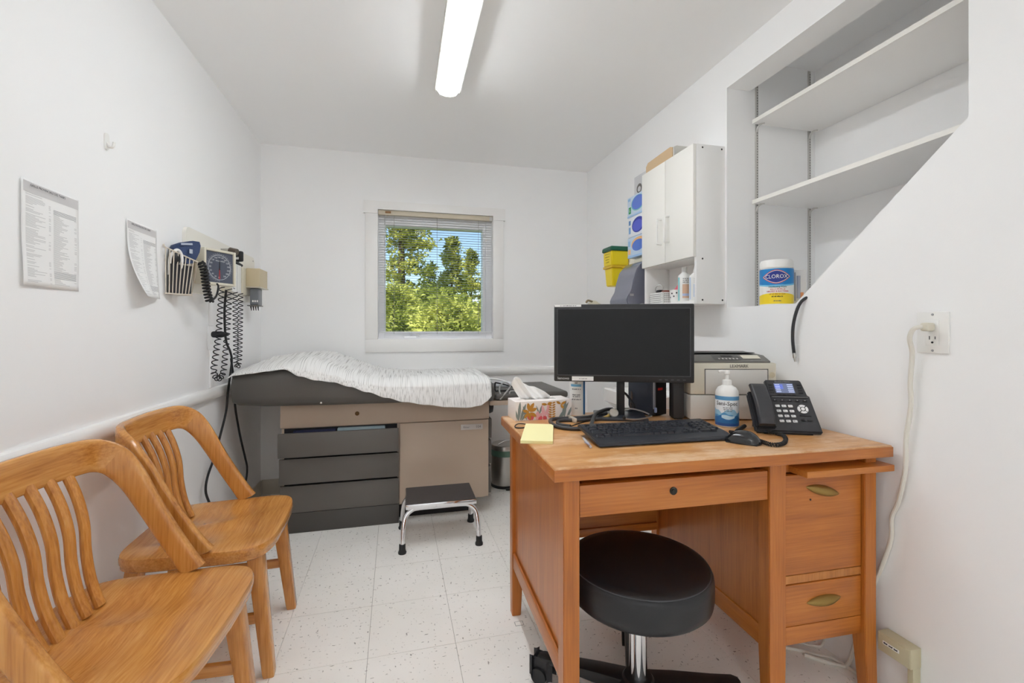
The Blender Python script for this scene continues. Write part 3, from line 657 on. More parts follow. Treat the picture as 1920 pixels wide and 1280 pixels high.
for k in range(5):
    a=R(-6+72*k); Mx=Matrix.Rotation(a,4,'Z')
    bm=bm_new(); rg=[]
    for x,w,z0,z1 in ((.03,.032,.078,.122),(.12,.028,.076,.112),(.24,.022,.072,.094),(.305,.020,.070,.086),(.318,.012,.071,.084)):
        rg.append([bm.verts.new(Mx@Vector((x,u,v))) for u,v in rrect(-w,w,z0,z1,.006,2)])
    m=len(rg[0])
    for p,q in zip(rg,rg[1:]):
        for i in range(m): bm.faces.new((p[i],p[(i+1)%m],q[(i+1)%m],q[i]))
    bm.faces.new(list(reversed(rg[0]))); bm.faces.new(rg[-1]); obj('base_leg',bm,M_black,rs)
    cs=obj('caster',B(.278,.33,-.017,.017,.034,.069,.014,3,mx=Mx),M_dark,rs)
    for s in (-1,1):
        bm=bm_new(); p=Mx@Vector((.31,.011*s,.0255)); q=Mx@Vector((.31,.026*s,.0255)); cyl(bm,p,q,.0255,20); obj('wheel',bm,M_rubber,cs)

# ================================================================== ON THE DESK
def wrap(bm_or_me,r,c,a0):
    # bend a flat x/y shape round a vertical cylinder; x is arc length, a0 the facing angle
    vs=bm_or_me.vertices if isinstance(bm_or_me,bpy.types.Mesh) else bm_or_me.verts
    for v in vs:
        x,y,z=v.co; a=a0+x/r; v.co=Vector((c[0]+(r+z)*math.cos(a),c[1]+(r+z)*math.sin(a),c[2]+y))
    return bm_or_me
def label_patch(x0,x1,z0,z1,r,c,a0,th=.0004,nx=24,fz=None):
    bm=bm_new(); grid(bm,nx,5,lambda u,v:Vector((x0+(x1-x0)*u,(z0 if fz is None else fz(u)[0])+((z1 if fz is None else fz(u)[1])-(z0 if fz is None else fz(u)[0]))*v,th))); return wrap(bm,r,c,a0)
CAMR=Vector((math.cos(YAW),-math.sin(YAW),0))
# ---- monitor
mo=root('computer_monitor','black wide-screen monitor standing on the desk','monitor',(.854,1.640,DZ),R(-21))
MW,MZ0,MZ1,MY=.264,.148,.449,-.070
M_bez=mat('monitor_bezel',(34,34,36),.45); M_scr=mat('dark_screen',(15,15,17),.3,spec=.3)
hs=obj('housing',B(-MW,MW,MY,MY+.035,MZ0,MZ1,.005),M_bez,mo)
obj('housing_back',B(-.17,.17,MY+.035,MY+.06,MZ0+.05,MZ1-.04,.012,3),M_black,mo)
obj('screen',B(-MW+.014,MW-.016,MY-.0006,MY+.001,MZ0+.026,MZ1-.018),M_scr,mo,smooth=False)
bm=bm_new()
for a in ((-MW+.012,-MW+.0145,MZ0+.024,MZ1-.016),(MW-.0165,MW-.014,MZ0+.024,MZ1-.016),(-MW+.012,MW-.014,MZ1-.0185,MZ1-.016),(-MW+.012,MW-.014,MZ0+.0235,MZ0+.0265)): box(bm,a[0],a[1],MY-.0022,MY,a[2],a[3])
obj('inner_bezel',bm,mat('bezel_line',(62,62,66),.3),mo,smooth=False)
obj('asset_sticker',B(-MW+.002,-MW+.105,MY-.0006,MY,MZ1-.010,MZ1-.001),M_paper,mo,smooth=False); obj('asset_sticker',B(-MW+.069,-MW+.152,MY-.0006,MY,MZ0+.004,MZ0+.0205),M_paper,mo,smooth=False)
for w_,h_,p_,m_ in ((.062,.005,(-MW+.055,MY-.0008,MZ1-.0055),M_inkm),(.030,.005,(-MW+.112,MY-.0008,MZ0+.012),M_inkl)):
    me=scribble(w_,h_,3); me.transform(frame(p_,(1,0,0),(0,0,1))); obj('lettering',me,m_,mo,smooth=False)
text('lettering','lenovo',.0145,frame((-MW+.036,MY-.0008,MZ0+.0125),(1,0,0),(0,0,1)),mat('silver_print',(214,214,216),.4),mo,sx=1.15)
for k in range(5): obj('control_button',B(MW-.13+.022*k,MW-.12+.022*k,MY-.001,MY,MZ0+.010,MZ0+.0125),mat('button_grey',(84,84,88),.4),mo,smooth=False)
obj('stand_pole',B(-.0165,.0135,-.012,.018,.008,.30,.003),M_black,mo)
obj('stand_neck',B(-.03,.03,-.012,.0,.25,.33,.003),M_black,mo)
obj('stand_base',B(-.105,.095,-.085,.085,0,.012,.005),mat('stand_base_black',(44,46,54),.3),mo)
# ---- computer and dock behind the monitor
pc=root('mini_computer','small dark upright computer with silver edge strip behind the monitor','computer',(.985,1.612,DZ),R(20))
obj('case',B(0,.078,.006,.135,.004,.26,.004),mat('computer_case',(62,66,76),.25),pc); obj('front_bezel',B(.010,.078,0,.006,.004,.26,.002),M_black,pc)
obj('edge_strip',B(0,.009,-.002,.006,.03,.26,.002),mat('silver_strip',(176,180,190),.3,metal=.6),pc); obj('badge',B(.024,.052,-.001,0,.105,.114),mat('red_badge',(206,40,36),.4),pc,smooth=False)
obj('usb_plug',B(-.003,.007,-.010,-.002,.018,.038,.002),mat('blue_grey_plug',(150,164,200),.4),pc); obj('feet',B(.008,.07,.02,.12,0,.004),M_rubber,pc,smooth=False)
bx=root('black_dock_box','tall matt black box between the small computer and the printer','computer',(1.033,1.552,DZ),R(-16))
obj('case',B(0,.042,0,.055,.004,.24,.003),mat('matt_black_case',(48,48,50),.6),bx); obj('feet',B(.005,.037,.006,.05,0,.004),M_rubber,bx,smooth=False)
# ---- cables behind the monitor
tag(obj('monitor_cable',tube(bm_new(),[(.872,1.70,1.02),(.885,1.705,.90),(.915,1.70,.86),(.935,1.68,.82),(.925,1.69,.80),(.90,1.715,.792),(.86,1.74,.790)],.005,8,6),M_black),'black cable curving down behind the monitor stand','cable')
tag(obj('power_cable',tube(bm_new(),[(.965,1.74,1.0),(.955,1.735,.90),(.940,1.71,.85),(.93,1.70,.81),(.945,1.72,.792),(.98,1.752,.791)],.0045,8,6),mat('brown_black_cable',(72,54,44),.5)),'dark brown cable beside the small computer','cable')
tag(obj('white_cable',tube(bm_new(),[(.955,1.752,1.0),(.95,1.75,.90),(.945,1.74,.82),(.93,1.73,.791),(.87,1.75,.790)],.004,8,6),M_white),'thin white cable hanging between the stand and the computer','cable')
# ---- keyboard
kb=root('keyboard','black full-size keyboard in front of the monitor','keyboard',(.566,1.222,DZ),R(-1.5))
KW,KD=.458,.182; KT=math.atan2(.020,KD)
KM=Matrix.Translation((0,0,.004))@Matrix.Rotation(KT,4,'X')
bm=bm_new(); pr_=[(0,0),(.008,.009),(.035,.014),(KD-.006,.014),(KD,.010),(KD,0)]
prism(bm,pr_,lambda u,v,w:KM@Vector((w,u,v)),0,KW); bmesh.ops.recalc_face_normals(bm,faces=bm.faces); bmesh.ops.bevel(bm,geom=bm.edges[:],offset=.003,segments=2,affect='EDGES')
obj('case',bm,mat('keyboard_black',(44,46,52),.4),kb)
for x in (.03,KW-.06): obj('rear_foot',B(x,x+.03,KD-.03,KD-.022,0,.026,.001),M_black,kb)
M_key=mat('key_black',(38,40,47),.38); kmesh={}
def key(x,y,w,d=.0155):
    k=(round(w,4),round(d,4))
    if k not in kmesh:
        bm=bm_new(); vs=[]
        for z,i in ((0,0),(.0055,.002),(.0065,.003)): vs.append([bm.verts.new(p) for p in ((i,i*.8,z),(w-i,i*.8,z),(w-i,d-i*.5,z),(i,d-i*.5,z))])
        for a,b in zip(vs,vs[1:]):
            for q in range(4): bm.faces.new((a[q],a[(q+1)%4],b[(q+1)%4],b[q]))
        bm.faces.new(vs[-1]); me=bpy.data.meshes.new('key'); bmesh.ops.recalc_face_normals(bm,faces=bm.faces); bm.to_mesh(me); bm.free(); me.materials.append(M_key); kmesh[k]=me
    o=bpy.data.objects.new('key',kmesh[k]); C.objects.link(o); o.parent=kb; o.matrix_local=KM@Matrix.Translation((x,y,.014))
U=.0190; kx=.012; ky=.042
rows=[[1.25,1.25,1.25,6.25,1.25,1.25,1.25,1.25],[2.25]+[1]*10+[2.75],[1.75]+[1]*11+[2.25],[1.5]+[1]*12+[1.5],[1]*13+[2]]
for r,row in enumerate(rows):
    x=kx
    for w in row: key(x,ky+r*.0192,w*U-.0016); x+=w*U
x=kx
for gI in range(13):
    key(x,ky+5*.0192+.006,U-.0016,.0125); x+=U+(.0195 if gI==0 else .0095 if gI in(4,8) else 0)
nx=kx+15*U+.008
for r in (3,4):
    for k in range(3): key(nx+k*U,ky+r*.0192,U-.0016)
for k in range(3): key(nx+k*U,ky,U-.0016); key(nx+k*U,ky+5*.0192+.006,U-.0016,.0125)
key(nx+U,ky+.0192,U-.0016)
px=nx+3*U+.008
for r in range(5):
    for k in range(4):
        if r==0 and k==1: continue
        if k==3 and r in (0,2): continue
        key(px+k*U,ky+r*.0192,(2*U if r==0 and k==0 else U)-.0016,.0155 if not(k==3 and r in(1,3)) else .0155)
# ---- mouse
ms=root('computer_mouse','glossy black mouse to the right of the keyboard','mouse',(1.030,1.182,DZ),R(38))
bm=bm_new(); vs=grid(bm,17,13,lambda u,v:Vector((0,0,0)))
for i in range(17):
    for j in range(13):
        y=-1+2*i/16; a=PI*j/12; w=.031*math.sqrt(max(0,1-abs(y)**2.6)); h=(.041*(1-.35*(y+.15)**2)-.004)*math.sqrt(max(0,1-abs(y)**3.2))
        vs[i][j].co=Vector((w*math.cos(a),y*.053,.002+h*math.sin(a)**.8))
bmesh.ops.remove_doubles(bm,verts=bm.verts,dist=1e-5)
obj('shell',bm,mat('mouse_gloss_black',(32,33,36),.16,coat=.3),ms,ang=180); obj('underside',B(-.026,.026,-.044,.044,0,.004,.002),M_black,ms)
obj('scroll_wheel',B(-.003,.003,.022,.040,.024,.034,.003),M_rubber,ms)
obj('mouse_cable',tube(bm_new(),[(0,.050,.012),(-.004,.075,.006),(-.02,.11,.004),(-.05,.14,.004)],.002,6,5),M_black,ms)
# ---- pen, notepad, cable
pn=root('ballpoint_pen','clear ballpoint pen lying beside the keyboard left edge','pen',(.545,1.295,DZ+.0045),R(0))
ax=Vector((.028,.130,0)); 
obj('barrel',cyl(bm_new(),Vector((0,-.06,0)),Vector((.019,.035,0)),.004,10),mat('clear_pen_plastic',(205,205,214),.15),pn); obj('tip',cyl(bm_new(),Vector((.019,.035,0)),Vector((.0245,.062,0)),.0038,10,.0008),M_steel,pn); obj('clip',B(-.004,-.001,-.058,-.022,.003,.006),mat('pen_clip',(150,150,172),.3),pn)
npd=root('notepad','pale yellow notepad overhanging the desk top left edge','notepad',(.446,1.440,DZ),R(-19.5))
obj('pages',B(-.050,.050,-.125,.125,0,.0085,.0004),mat('yellow_paper',(240,231,170),.85),npd); obj('top_sheet',B(-.050,.050,-.1252,.1248,.0087,.0091),mat('yellow_top_sheet',(244,236,178),.85),npd,smooth=False)
tag(obj('thin_cable',tube(bm_new(),[(.455,1.585,.787),(.43,1.592,.790),(.412,1.583,.792),(.397,1.562,.790),(.396,1.545,.788),(.412,1.538,.7875),(.43,1.542,.7875)],.0022,6,5),M_black),'small loop of thin black cord beside the yellow notepad','cord')
tag(obj('thin_cable',tube(bm_new(),[(.548,1.500,.788),(.58,1.512,.787),(.61,1.536,.787),(.66,1.575,.787),(.715,1.615,.787),(.76,1.66,.787)],.0022,6,5),M_black),'thin black cord running under the stethoscope tubing','cord')
# ---- tissue box
tb=root('tissue_box','flowered tissue box with a white tissue pulled up, on the desk corner','tissue box',(.425,1.664,DZ),R(2.5))
TW,TD,THh=.232,.108,.074
M_tb=mat('tissue_card',(236,228,224),.6)
tbb=obj('carton',B(0,TW,0,TD,0,THh,.0015),M_tb,tb)
obj('slot_film',B(.05,.18,.035,.073,THh,THh+.0006,.0002),mat('slot_dark',(190,186,182),.5),tb)
cG=mat('print_sage',(128,138,134),.7); cO=mat('print_ochre',(186,130,44),.7); cP=mat('print_pink',(226,170,176),.7); cR=mat('print_red',(206,84,92),.7)
def leafp(bm,cx,cz,L,w,ang):
    n=10; pts=[]
    for k in range(n+1): t=k/n; pts.append((t*L,w*math.sin(PI*t)**.8))
    for k in range(n-1,0,-1): t=k/n; pts.append((t*L,-w*math.sin(PI*t)**.8))
    ca,sa=math.cos(R(ang)),math.sin(R(ang)); P=[]
    for a,b in pts:
        x=min(max(cx+a*ca-b*sa,.001),TW-.001); z=min(max(cz+a*sa+b*ca,.001),THh-.001); P.append((x,z))
    f=[bm.verts.new((x,-.0005-leafp.k*.00008,z)) for x,z in P]; leafp.k+=1
    try: bm.faces.new(f)
    except ValueError: pass
leafp.k=0
def art(name,m,L):
    bm=bm_new()
    for a in L: leafp(bm,*a)
    obj(name,bm,m,tbb,smooth=False)
art('printed_leaves',cG,[(.012,0,.075,.006,85),(.012,0,.06,.005,110),(.018,0,.07,.006,70),(.022,.0,.05,.005,50),(.045,0,.06,.004,105),(.182,.0,.075,.005,60),(.190,0,.075,.006,75),(.20,.0,.07,.006,85),(.21,.0,.06,.005,62),(.175,.0,.05,.005,50),(.095,.02,.045,.004,70),(.10,.01,.05,.003,110)])
art('printed_pink_flowers',cP,[(.085,.0,.035,.009,80),(.085,.0,.035,.008,50),(.118,.0,.06,.007,100),(.118,.01,.05,.006,65),(.128,.04,.03,.006,60),(.145,.0,.03,.007,120)])
art('printed_red_petals',cR,[(.062,.0,.028,.008,120),(.066,.0,.026,.007,85),(.108,.0,.018,.012,150),(.112,.0,.018,.010,40)])
art('printed_ochre_flower',cO,[(.055,.035,.034,.007,100),(.056,.037,.036,.007,60),(.056,.035,.032,.007,20),(.054,.033,.028,.006,165),(.057,.030,.032,.007,-30),(.054,.03,.028,.006,-80),(.053,.032,.03,.006,-130),(.128,.058,.024,.005,170),(.128,.058,.022,.006,20),(.185,.055,.025,.005,30),(.185,.058,.022,.005,150),(.185,.055,.02,.005,-50)]+[(.148,.008+.009*k,.016,.003,20) for k in range(7)]+[(.148,.008+.009*k,.016,.003,160) for k in range(7)])
bm=bm_new(); rt=random.Random(5)
TUP=[(-.003,.065),(.005,.085),(.014,.092),(.030,.084),(.046,.066),(.071,.052),(.097,.048),(.130,.030),(.158,.012)]
def tis(u,v):
    q=u*8; i=min(int(q),7); f=q-i; x1=TUP[i][0]+(TUP[i+1][0]-TUP[i][0])*f; z1=TUP[i][1]+(TUP[i+1][1]-TUP[i][1])*f; x0=.040+.118*u
    k=v**.85; x=x0+(x1-x0)*k; z=THh+z1*v; y=.054+.012*math.sin(u*9+v*2)*(.5+.5*v)+.006*math.sin(u*23+3*v)-.012*v*(1-u)
    return Vector((x,y,z))
grid(bm,34,14,tis); tso=obj('tissue',bm,mat('tissue_paper',(246,245,244),.95,spec=.05),tb,ang=180); md=tso.modifiers.new('thickness','SOLIDIFY'); md.thickness=.0012
# ---- white disinfectant canister behind the tissue box
wb=root('white_canister','tall white canister with blue edge standing behind the tissue box','canister',(.708,1.738,DZ))
bm=bm_new(); lathe(bm,[(.031,0),(.032,.003),(.032,.150),(.030,.156)],40); obj('body',bm,M_white,wb)
bm=bm_new(); lathe(bm,[(.0315,.156),(.0315,.172),(.028,.178),(.002,.179)],36); obj('cap',bm,M_white,wb)
A0=math.atan2(-1.738,-.708)
obj('blue_stripe',label_patch(.026,.040,.004,.150,.0322,(0,0,0),A0),mat('label_blue',(46,110,168),.5),wb); obj('blue_band',label_patch(-.03,.016,.118,.128,.0322,(0,0,0),A0),mat('label_sky',(120,180,214),.5),wb)
for k,(z,s) in enumerate(((.134,.010),(.108,.036),(.085,.034),(.078,.030),(.066,.040),(.030,.010))):
    me=scribble(s,.006 if k else .010,k,.0002); wrap(me,.0325,(0,0,z),A0-.15); obj('lettering',me,M_inkm,wb,smooth=False)
# ---- stethoscope
sg=root('stethoscope','grey stethoscope with steel chestpiece coiled on the desk','stethoscope',(.72,1.60,DZ))
M_st=mat('stethoscope_tubing',(58,58,60),.4); z=DZ+.0075
def gp(n,bm,m,**k): return obj(n,bm,m,sg,world=sg,**k)
gp('tubing',tube(bm_new(),[(.800,1.655,z+.01),(.755,1.650,z+.006),(.719,1.641,z),(.660,1.634,z),(.596,1.639,z),(.557,1.628,z),(.536,1.573,z),(.538,1.507,z),(.575,1.463,z),(.628,1.456,z),(.650,1.475,z),(.690,1.545,z+.008),(.735,1.615,z+.016),(.800,1.668,z+.020),(.835,1.675,z+.020)],.0068,12,8),M_st)
gp('tubing',tube(bm_new(),[(.770,1.600,z),(.72,1.592,z),(.664,1.591,z),(.605,1.605,z),(.57,1.590,z),(.556,1.54,z),(.58,1.49,z+.002)],.0062,12,8),M_st)
gp('tube_clip',B(.628,.640,1.575,1.650,DZ+.001,DZ+.018,.002),mat('clear_clip',(190,180,165),.2))
Mc=frame((.806,1.607,DZ+.024),CAMR,(0,.5,.86))
bm=bm_new(); lathe(bm,[(.016,-.004),(.0185,0),(.0185,.005),(.0165,.007),(.015,.006),(.008,.0062),(.0005,.0066)],36,mx=Mc,cap=False); gp('chestpiece',bm,M_steel)
gp('diaphragm',lathe(bm_new(),[(.0155,.0062),(.015,.0068),(.0005,.0069)],32,mx=Mc,cap=False),mat('diaphragm_grey',(176,170,160),.4))
gp('chestpiece_stem',tube(bm_new(),[(.790,1.612,DZ+.018),(.775,1.605,DZ+.012),(.760,1.600,DZ+.009)],.006,10,4),M_brass)
gp('binaural_tube',tube(bm_new(),[(.820,1.665,DZ+.024),(.860,1.642,DZ+.034),(.895,1.610,DZ+.036),(.918,1.560,DZ+.030),(.925,1.530,DZ+.022)],.0032,10,6),M_steel)
gp('binaural_tube',tube(bm_new(),[(.925,1.530,DZ+.022),(.880,1.510,DZ+.020),(.830,1.492,DZ+.022),(.785,1.478,DZ+.030)],.0032,10,6),M_steel)
for p in ((.922,1.535,DZ+.022),(.782,1.477,DZ+.031)):
    bm=bm_new(); lathe(bm,[(.0005,-.006),(.005,-.004),(.0062,.001),(.0045,.006),(.0005,.008)],16,c=p,cap=False); gp('ear_tip',bm,M_black)
# ---- printer
pr=root('laser_printer','beige laser printer with dark grey control panel on the desk','printer',(1.083,1.516,DZ),R(-13.9))
M_prn=mat('printer_beige',(214,208,192),.5); M_prg=mat('printer_grey',(112,110,106),.5); M_prl=mat('printer_light',(214,211,206),.5)
PW,PD=.333,.232
obj('lower_body',B(0,PW,0,PD,.004,.098,.004),M_prl,pr)
obj('upper_body',B(0,PW,.001,PD,.100,.222,.006),M_prn,pr)
for k in range(2): obj('foot',B(.02+k*.27,.05+k*.27,.02,.20,0,.004),M_rubber,pr,smooth=False)
obj('front_flap',B(.058,PW-.036,-.0022,.002,.101,.196,.003),M_prl,pr)
bm=bm_new()
for a in ((.055,.058,.101,.199),(PW-.036,PW-.033,.101,.199),(.055,PW-.033,.196,.199)): box(bm,a[0],a[1],-.0010,.002,a[2],a[3])
obj('flap_gap',bm,M_prg,pr,smooth=False)
bm=bm_new(); prism(bm,[(.006,.222),(.005,.228),(.055,.248),(PD-.02,.258),(PD-.004,.250),(PD-.004,.222)],lambda u,v,w:Vector((w,u,v)),.004,PW-.022); obj('top_cover',bm,M_prg,pr)
def tp(x,s,h=.0006): f=s; y=.008+f*.047; zz=.2294+(y-.006)*(.0204/.05)+h; return Vector((x,y,zz))
def patch(x0,x1,s0,s1,h): 
    bm=bm_new(); grid(bm,2,2,lambda u,v:tp(x0+(x1-x0)*u,s0+(s1-s0)*v,h)); return bm
obj('panel_label',patch(.215,.285,.30,.92,.0012),M_offw,pr,smooth=False); obj('control_panel',patch(.10,.205,.1,.95,.0008),mat('panel_dark',(88,86,84),.4),pr,smooth=False); obj('display',patch(.135,.180,.55,.88,.0014),M_black,pr,smooth=False)
for k in range(6): obj('panel_button',patch(.118+.014*k,.124+.014*k,.2,.38,.0016),M_prl,pr,smooth=False)
obj('output_tray',B(.02,PW-.04,.085,PD-.02,.2555,.2575),M_black,pr,smooth=False)
text('lettering','LEXMARK',.0165,frame((.188,-.0006+.0012-.0012,.2095),(1,0,0),(0,0,1)),mat('logo_grey',(96,94,90),.5),pr)
bm=bm_new(); lathe(bm,[(.008,0),(.011,.0015),(.0005,.002)],18,mx=frame((PW-.018,.0008,.175),(1,0,0),(0,0,1))); obj('power_button',bm,mat('button_tan',(196,184,156),.4),pr)
obj('tray_notch',B(.150,.152,-.001,.001,.055,.066),M_prg,pr,smooth=False)
# ---- pump bottle
sb=root('pump_bottle','white pump bottle with blue printed label beside the phone','bottle',(1.153,1.401,DZ))
bm=bm_new(); lathe(bm,[(.034,0),(.0385,.004),(.039,.012),(.039,.118),(.037,.130),(.030,.141),(.019,.147),(.0175,.149)],48); obj('body',bm,M_white,sb,ang=60)
bm=bm_new(); lathe(bm,[(.0155,.149),(.0155,.166),(.013,.168),(.0075,.169),(.006,.171),(.006,.186)],28); obj('pump_collar',bm,M_white,sb)
bm=bm_new(); lathe(bm,[(.006,.186),(.010,.190),(.0105,.198),(.008,.203),(.001,.204)],20); ph=obj('pump_head',bm,M_white,sb)
obj('spout',tube(bm_new(),[(0,0,.197),(-CAMR.x*.018,-CAMR.y*.018,.200),(-CAMR.x*.03,-CAMR.y*.03,.197)],.0045,10,4),M_white,ph)
A1=math.atan2(-1.401,-1.153); zz=(0,0,0)
obj('label',label_patch(-.062,.062,.006,.112,.0392,zz,A1),mat('label_white',(236,240,244),.4),sb,ang=180)
obj('label_band',label_patch(-.062,.062,.098,.112,.0395,zz,A1),mat('label_teal_blue',(92,152,196),.4),sb,ang=180); obj('label_footer',label_patch(-.062,.062,.006,.016,.0395,zz,A1),mat('label_deep_blue',(44,84,150),.4),sb,ang=180)
mW=[mat('water_1',(150,196,222),.4),mat('water_2',(88,152,200),.4),mat('water_3',(44,110,170),.4),mat('water_4',(196,222,236),.4)]
for k,(b,am,ph_,h) in enumerate(((.016,.006,0,.044),(.016,.005,2,.032),(.016,.004,4,.022))):
    obj('printed_water',label_patch(-.062,.062,0,0,.0396+.0001*k,zz,A1,fz=lambda u,b=b,am=am,p=ph_,h=h:(b,h+.016+am*math.sin(u*13+p)+.6*am*math.sin(u*29+p))),mW[k],sb,ang=180)
obj('printed_hands',label_patch(-.018,.026,.034,.046,.0400,zz,A1,fz=lambda u:(.036-.006*math.sin(PI*u),.044+.004*math.sin(PI*u*2)*.5)),mW[3],sb,ang=180)
me=text_mesh('Sani-Spec',.0205,.0002); wrap(me,.0407,(0,0,.086),A1+.0); obj('lettering',me,M_ink,sb,smooth=False)
for k in range(3):
    me=scribble(.034-.004*k,.004,k+9,.0002); wrap(me,.0407,(0,0,.072-.006*k),A1+.1); obj('lettering',me,M_inkm,sb,smooth=False)
# ---- desk phone
fp=root('desk_phone','black desk phone with colour screen and handset at the desk right end','phone',(1.158,1.268,DZ),R(-24))
al=R(50); PU=Vector((0,math.cos(al),math.sin(al))); PN=Vector((0,-math.sin(al),math.cos(al))); PO=Vector((0,.004,.010))
M_ph=mat('phone_black',(52,52,55),.42); M_phd=mat('phone_dark',(34,34,37),.4)
def pp(x,s,n=0): return PO+Vector((x,0,0))+PU*s+PN*n
def slab(x0,x1,s0,s1,n0,n1,bev=0,x0t=None,x1t=None,seg=2):
    bm=bm_new(); x0t=x0 if x0t is None else x0t; x1t=x1 if x1t is None else x1t
    a=[bm.verts.new(pp(*q)) for q in ((x0,s0,n0),(x1,s0,n0),(x1t,s1,n0),(x0t,s1,n0))]; b=[bm.verts.new(pp(*q)) for q in ((x0,s0,n1),(x1,s0,n1),(x1t,s1,n1),(x0t,s1,n1))]
    for k in range(4): bm.faces.new((a[k],a[(k+1)%4],b[(k+1)%4],b[k]))
    bm.faces.new(list(reversed(a))); bm.faces.new(b); bmesh.ops.recalc_face_normals(bm,faces=bm.faces)
    if bev: bmesh.ops.bevel(bm,geom=bm.edges[:],offset=bev,segments=seg,affect='EDGES')
    return bm
obj('body',slab(0,.208,0,.148,-.016,0,.005,.002,.205),M_ph,fp)
bm=bm_new(); prism(bm,[(.012,0),(.03,.024),(.095,.10),(.125,.10),(.13,0)],lambda u,v,w:Vector((w,u,v)),.03,.18); obj('stand',bm,M_phd,fp)
hd=obj('display_head',slab(.070,.198,.134,.206,-.014,.004,.004,.072,.190),M_ph,fp)
obj('hinge_line',slab(.080,.196,.1335,.1355,.0005,.0046),mat('phone_line',(120,120,122),.4),fp,smooth=False)
obj('screen',slab(.098,.160,.150,.190,.004,.0045),mat('lit_phone_screen',(104,112,140),.2,emit=(96,106,140),es=.35),hd,smooth=False)
obj('screen_panel',slab(.099,.126,.166,.186,.0045,.0047),mat('lit_screen_blue',(96,112,190),.2,emit=(100,116,200),es=.35),hd,smooth=False)
bm=bm_new()
for k in range(5):
    for x0,x1 in ((.101,.116),(.140,.158)):
        t=slab(x0,x1,.153+.0075*k,.156+.0075*k,.0047,.0049); me=bpy.data.meshes.new('t'); t.to_mesh(me); t.free(); bm.from_mesh(me); bpy.data.meshes.remove(me)
obj('screen_text',bm,mat('lit_screen_text',(190,200,224),.3,emit=(180,190,220),es=.4),hd,smooth=False)
me=text_mesh('GRANDSTREAM',.0072,.0002); me.transform(frame(pp(.128,.1965,.0044),(1,0,0),PU)); obj('lettering',me,M_inkl,hd,smooth=False)
for k in range(4):
    for x in (.078,.172): obj('line_key',slab(x,x+.013,.149+.0105*k,.154+.0105*k,.004,.0062,.0006),M_phd,hd)
    obj('soft_key',slab(.100+.0155*k,.112+.0155*k,.139,.143,.004,.0058,.0005),M_phd,hd)
for k in range(5): 
    o=obj('function_key',slab(.080+.024*k,.094+.024*k,.118,.124,0,.003,.001),M_phd,fp); obj('icon',slab(.085+.024*k,.089+.024*k,.1205,.123,.003,.0032),M_inkl,o,smooth=False)
M_wk=mat('phone_key_white',(226,226,226),.4)
for r in range(4):
    for c_ in range(3):
        x=.0835+.0205*c_; s=.094-.0195*r; o=obj('dial_key',slab(x,x+.0145,s,s+.0095,0,.003,.0012),M_wk,fp)
        me=text_mesh('1234567890*#'[r*3+c_] if r<3 else '*0#'[c_],.0075,.0001); me.transform(frame(pp(x+.005,s+.0048,.0032),(1,0,0),PU)); obj('digit',me,M_inkm,o,smooth=False)
bm=bm_new(); 
def ring(bm,cx,cs,r0,r1,a0,a1,n=8,h0=0,h1=.003):
    f=lambda a,r,h:pp(cx+r*math.cos(a),cs+r*math.sin(a),h)
    for k in range(n):
        a=a0+(a1-a0)*k/n; b=a0+(a1-a0)*(k+1)/n
        v=[bm.verts.new(q) for q in (f(a,r0,h1),f(a,r1,h1),f(b,r1,h1),f(b,r0,h1),f(a,r0,h0),f(a,r1,h0),f(b,r1,h0),f(b,r0,h0))]
        for q in ((0,1,2,3),(5,4,7,6),(1,5,6,2),(4,0,3,7),(0,4,5,1),(3,2,6,7)): bm.faces.new([v[i] for i in q])
for k in range(4):
    bm=bm_new(); ring(bm,.168,.088,.009,.0165,R(-38+90*k),R(38+90*k)); obj('nav_key',bm,M_wk,fp,smooth=False)
bm=bm_new(); ring(bm,.168,.088,.0001,.006,0,2*PI,16); obj('nav_key',bm,M_wk,fp,smooth=False)
for x,s,w in ((.151,.060,.036),(.151,.042,.015),(.172,.042,.015)): obj('function_key',slab(x,x+w,s,s+.006,0,.0026,.001),M_phd,fp)
# handset rests in its cradle on the left of the phone
obj('cradle',slab(.002,.066,.01,.150,0,.012,.004),M_phd,fp)
bm=bm_new(); rg=[]
for i in range(15):
    t=i/14; s=.012+.158*t; n0=.012+.012*math.sin(PI*t); n1=.036+.012*math.sin(PI*t)
    if i in (0,14): n1-=.006
    rg.append([bm.verts.new(pp(x,s,n)) for x,n in rrect(.008,.058,n0,n1,.007,3)])
for a,b in zip(rg,rg[1:]):
    for k in range(len(a)): bm.faces.new((a[k],a[(k+1)%len(a)],b[(k+1)%len(a)],b[k]))
bm.faces.new(list(reversed(rg[0]))); bm.faces.new(rg[-1]); obj('handset',bm,mat('handset_black',(58,58,61),.38),fp,ang=50)
path=[(1.186,1.248,DZ+.012),(1.205,1.236,DZ+.008),(1.205,1.205,DZ+.0075),(1.165,1.155,DZ+.0075),(1.115,1.118,DZ+.0075),(1.078,1.118,DZ+.0075),(1.076,1.16,DZ+.0075),(1.082,1.215,DZ+.0075),(1.075,1.255,DZ+.0075),(1.10,1.29,DZ+.0075),(1.14,1.32,DZ+.0075),(1.19,1.355,DZ+.008)]
obj('handset_cord',tube(bm_new(),helix(path,.0052,78,8),.0019,5),M_rubber,fp,world=fp,label='coiled black handset cord')

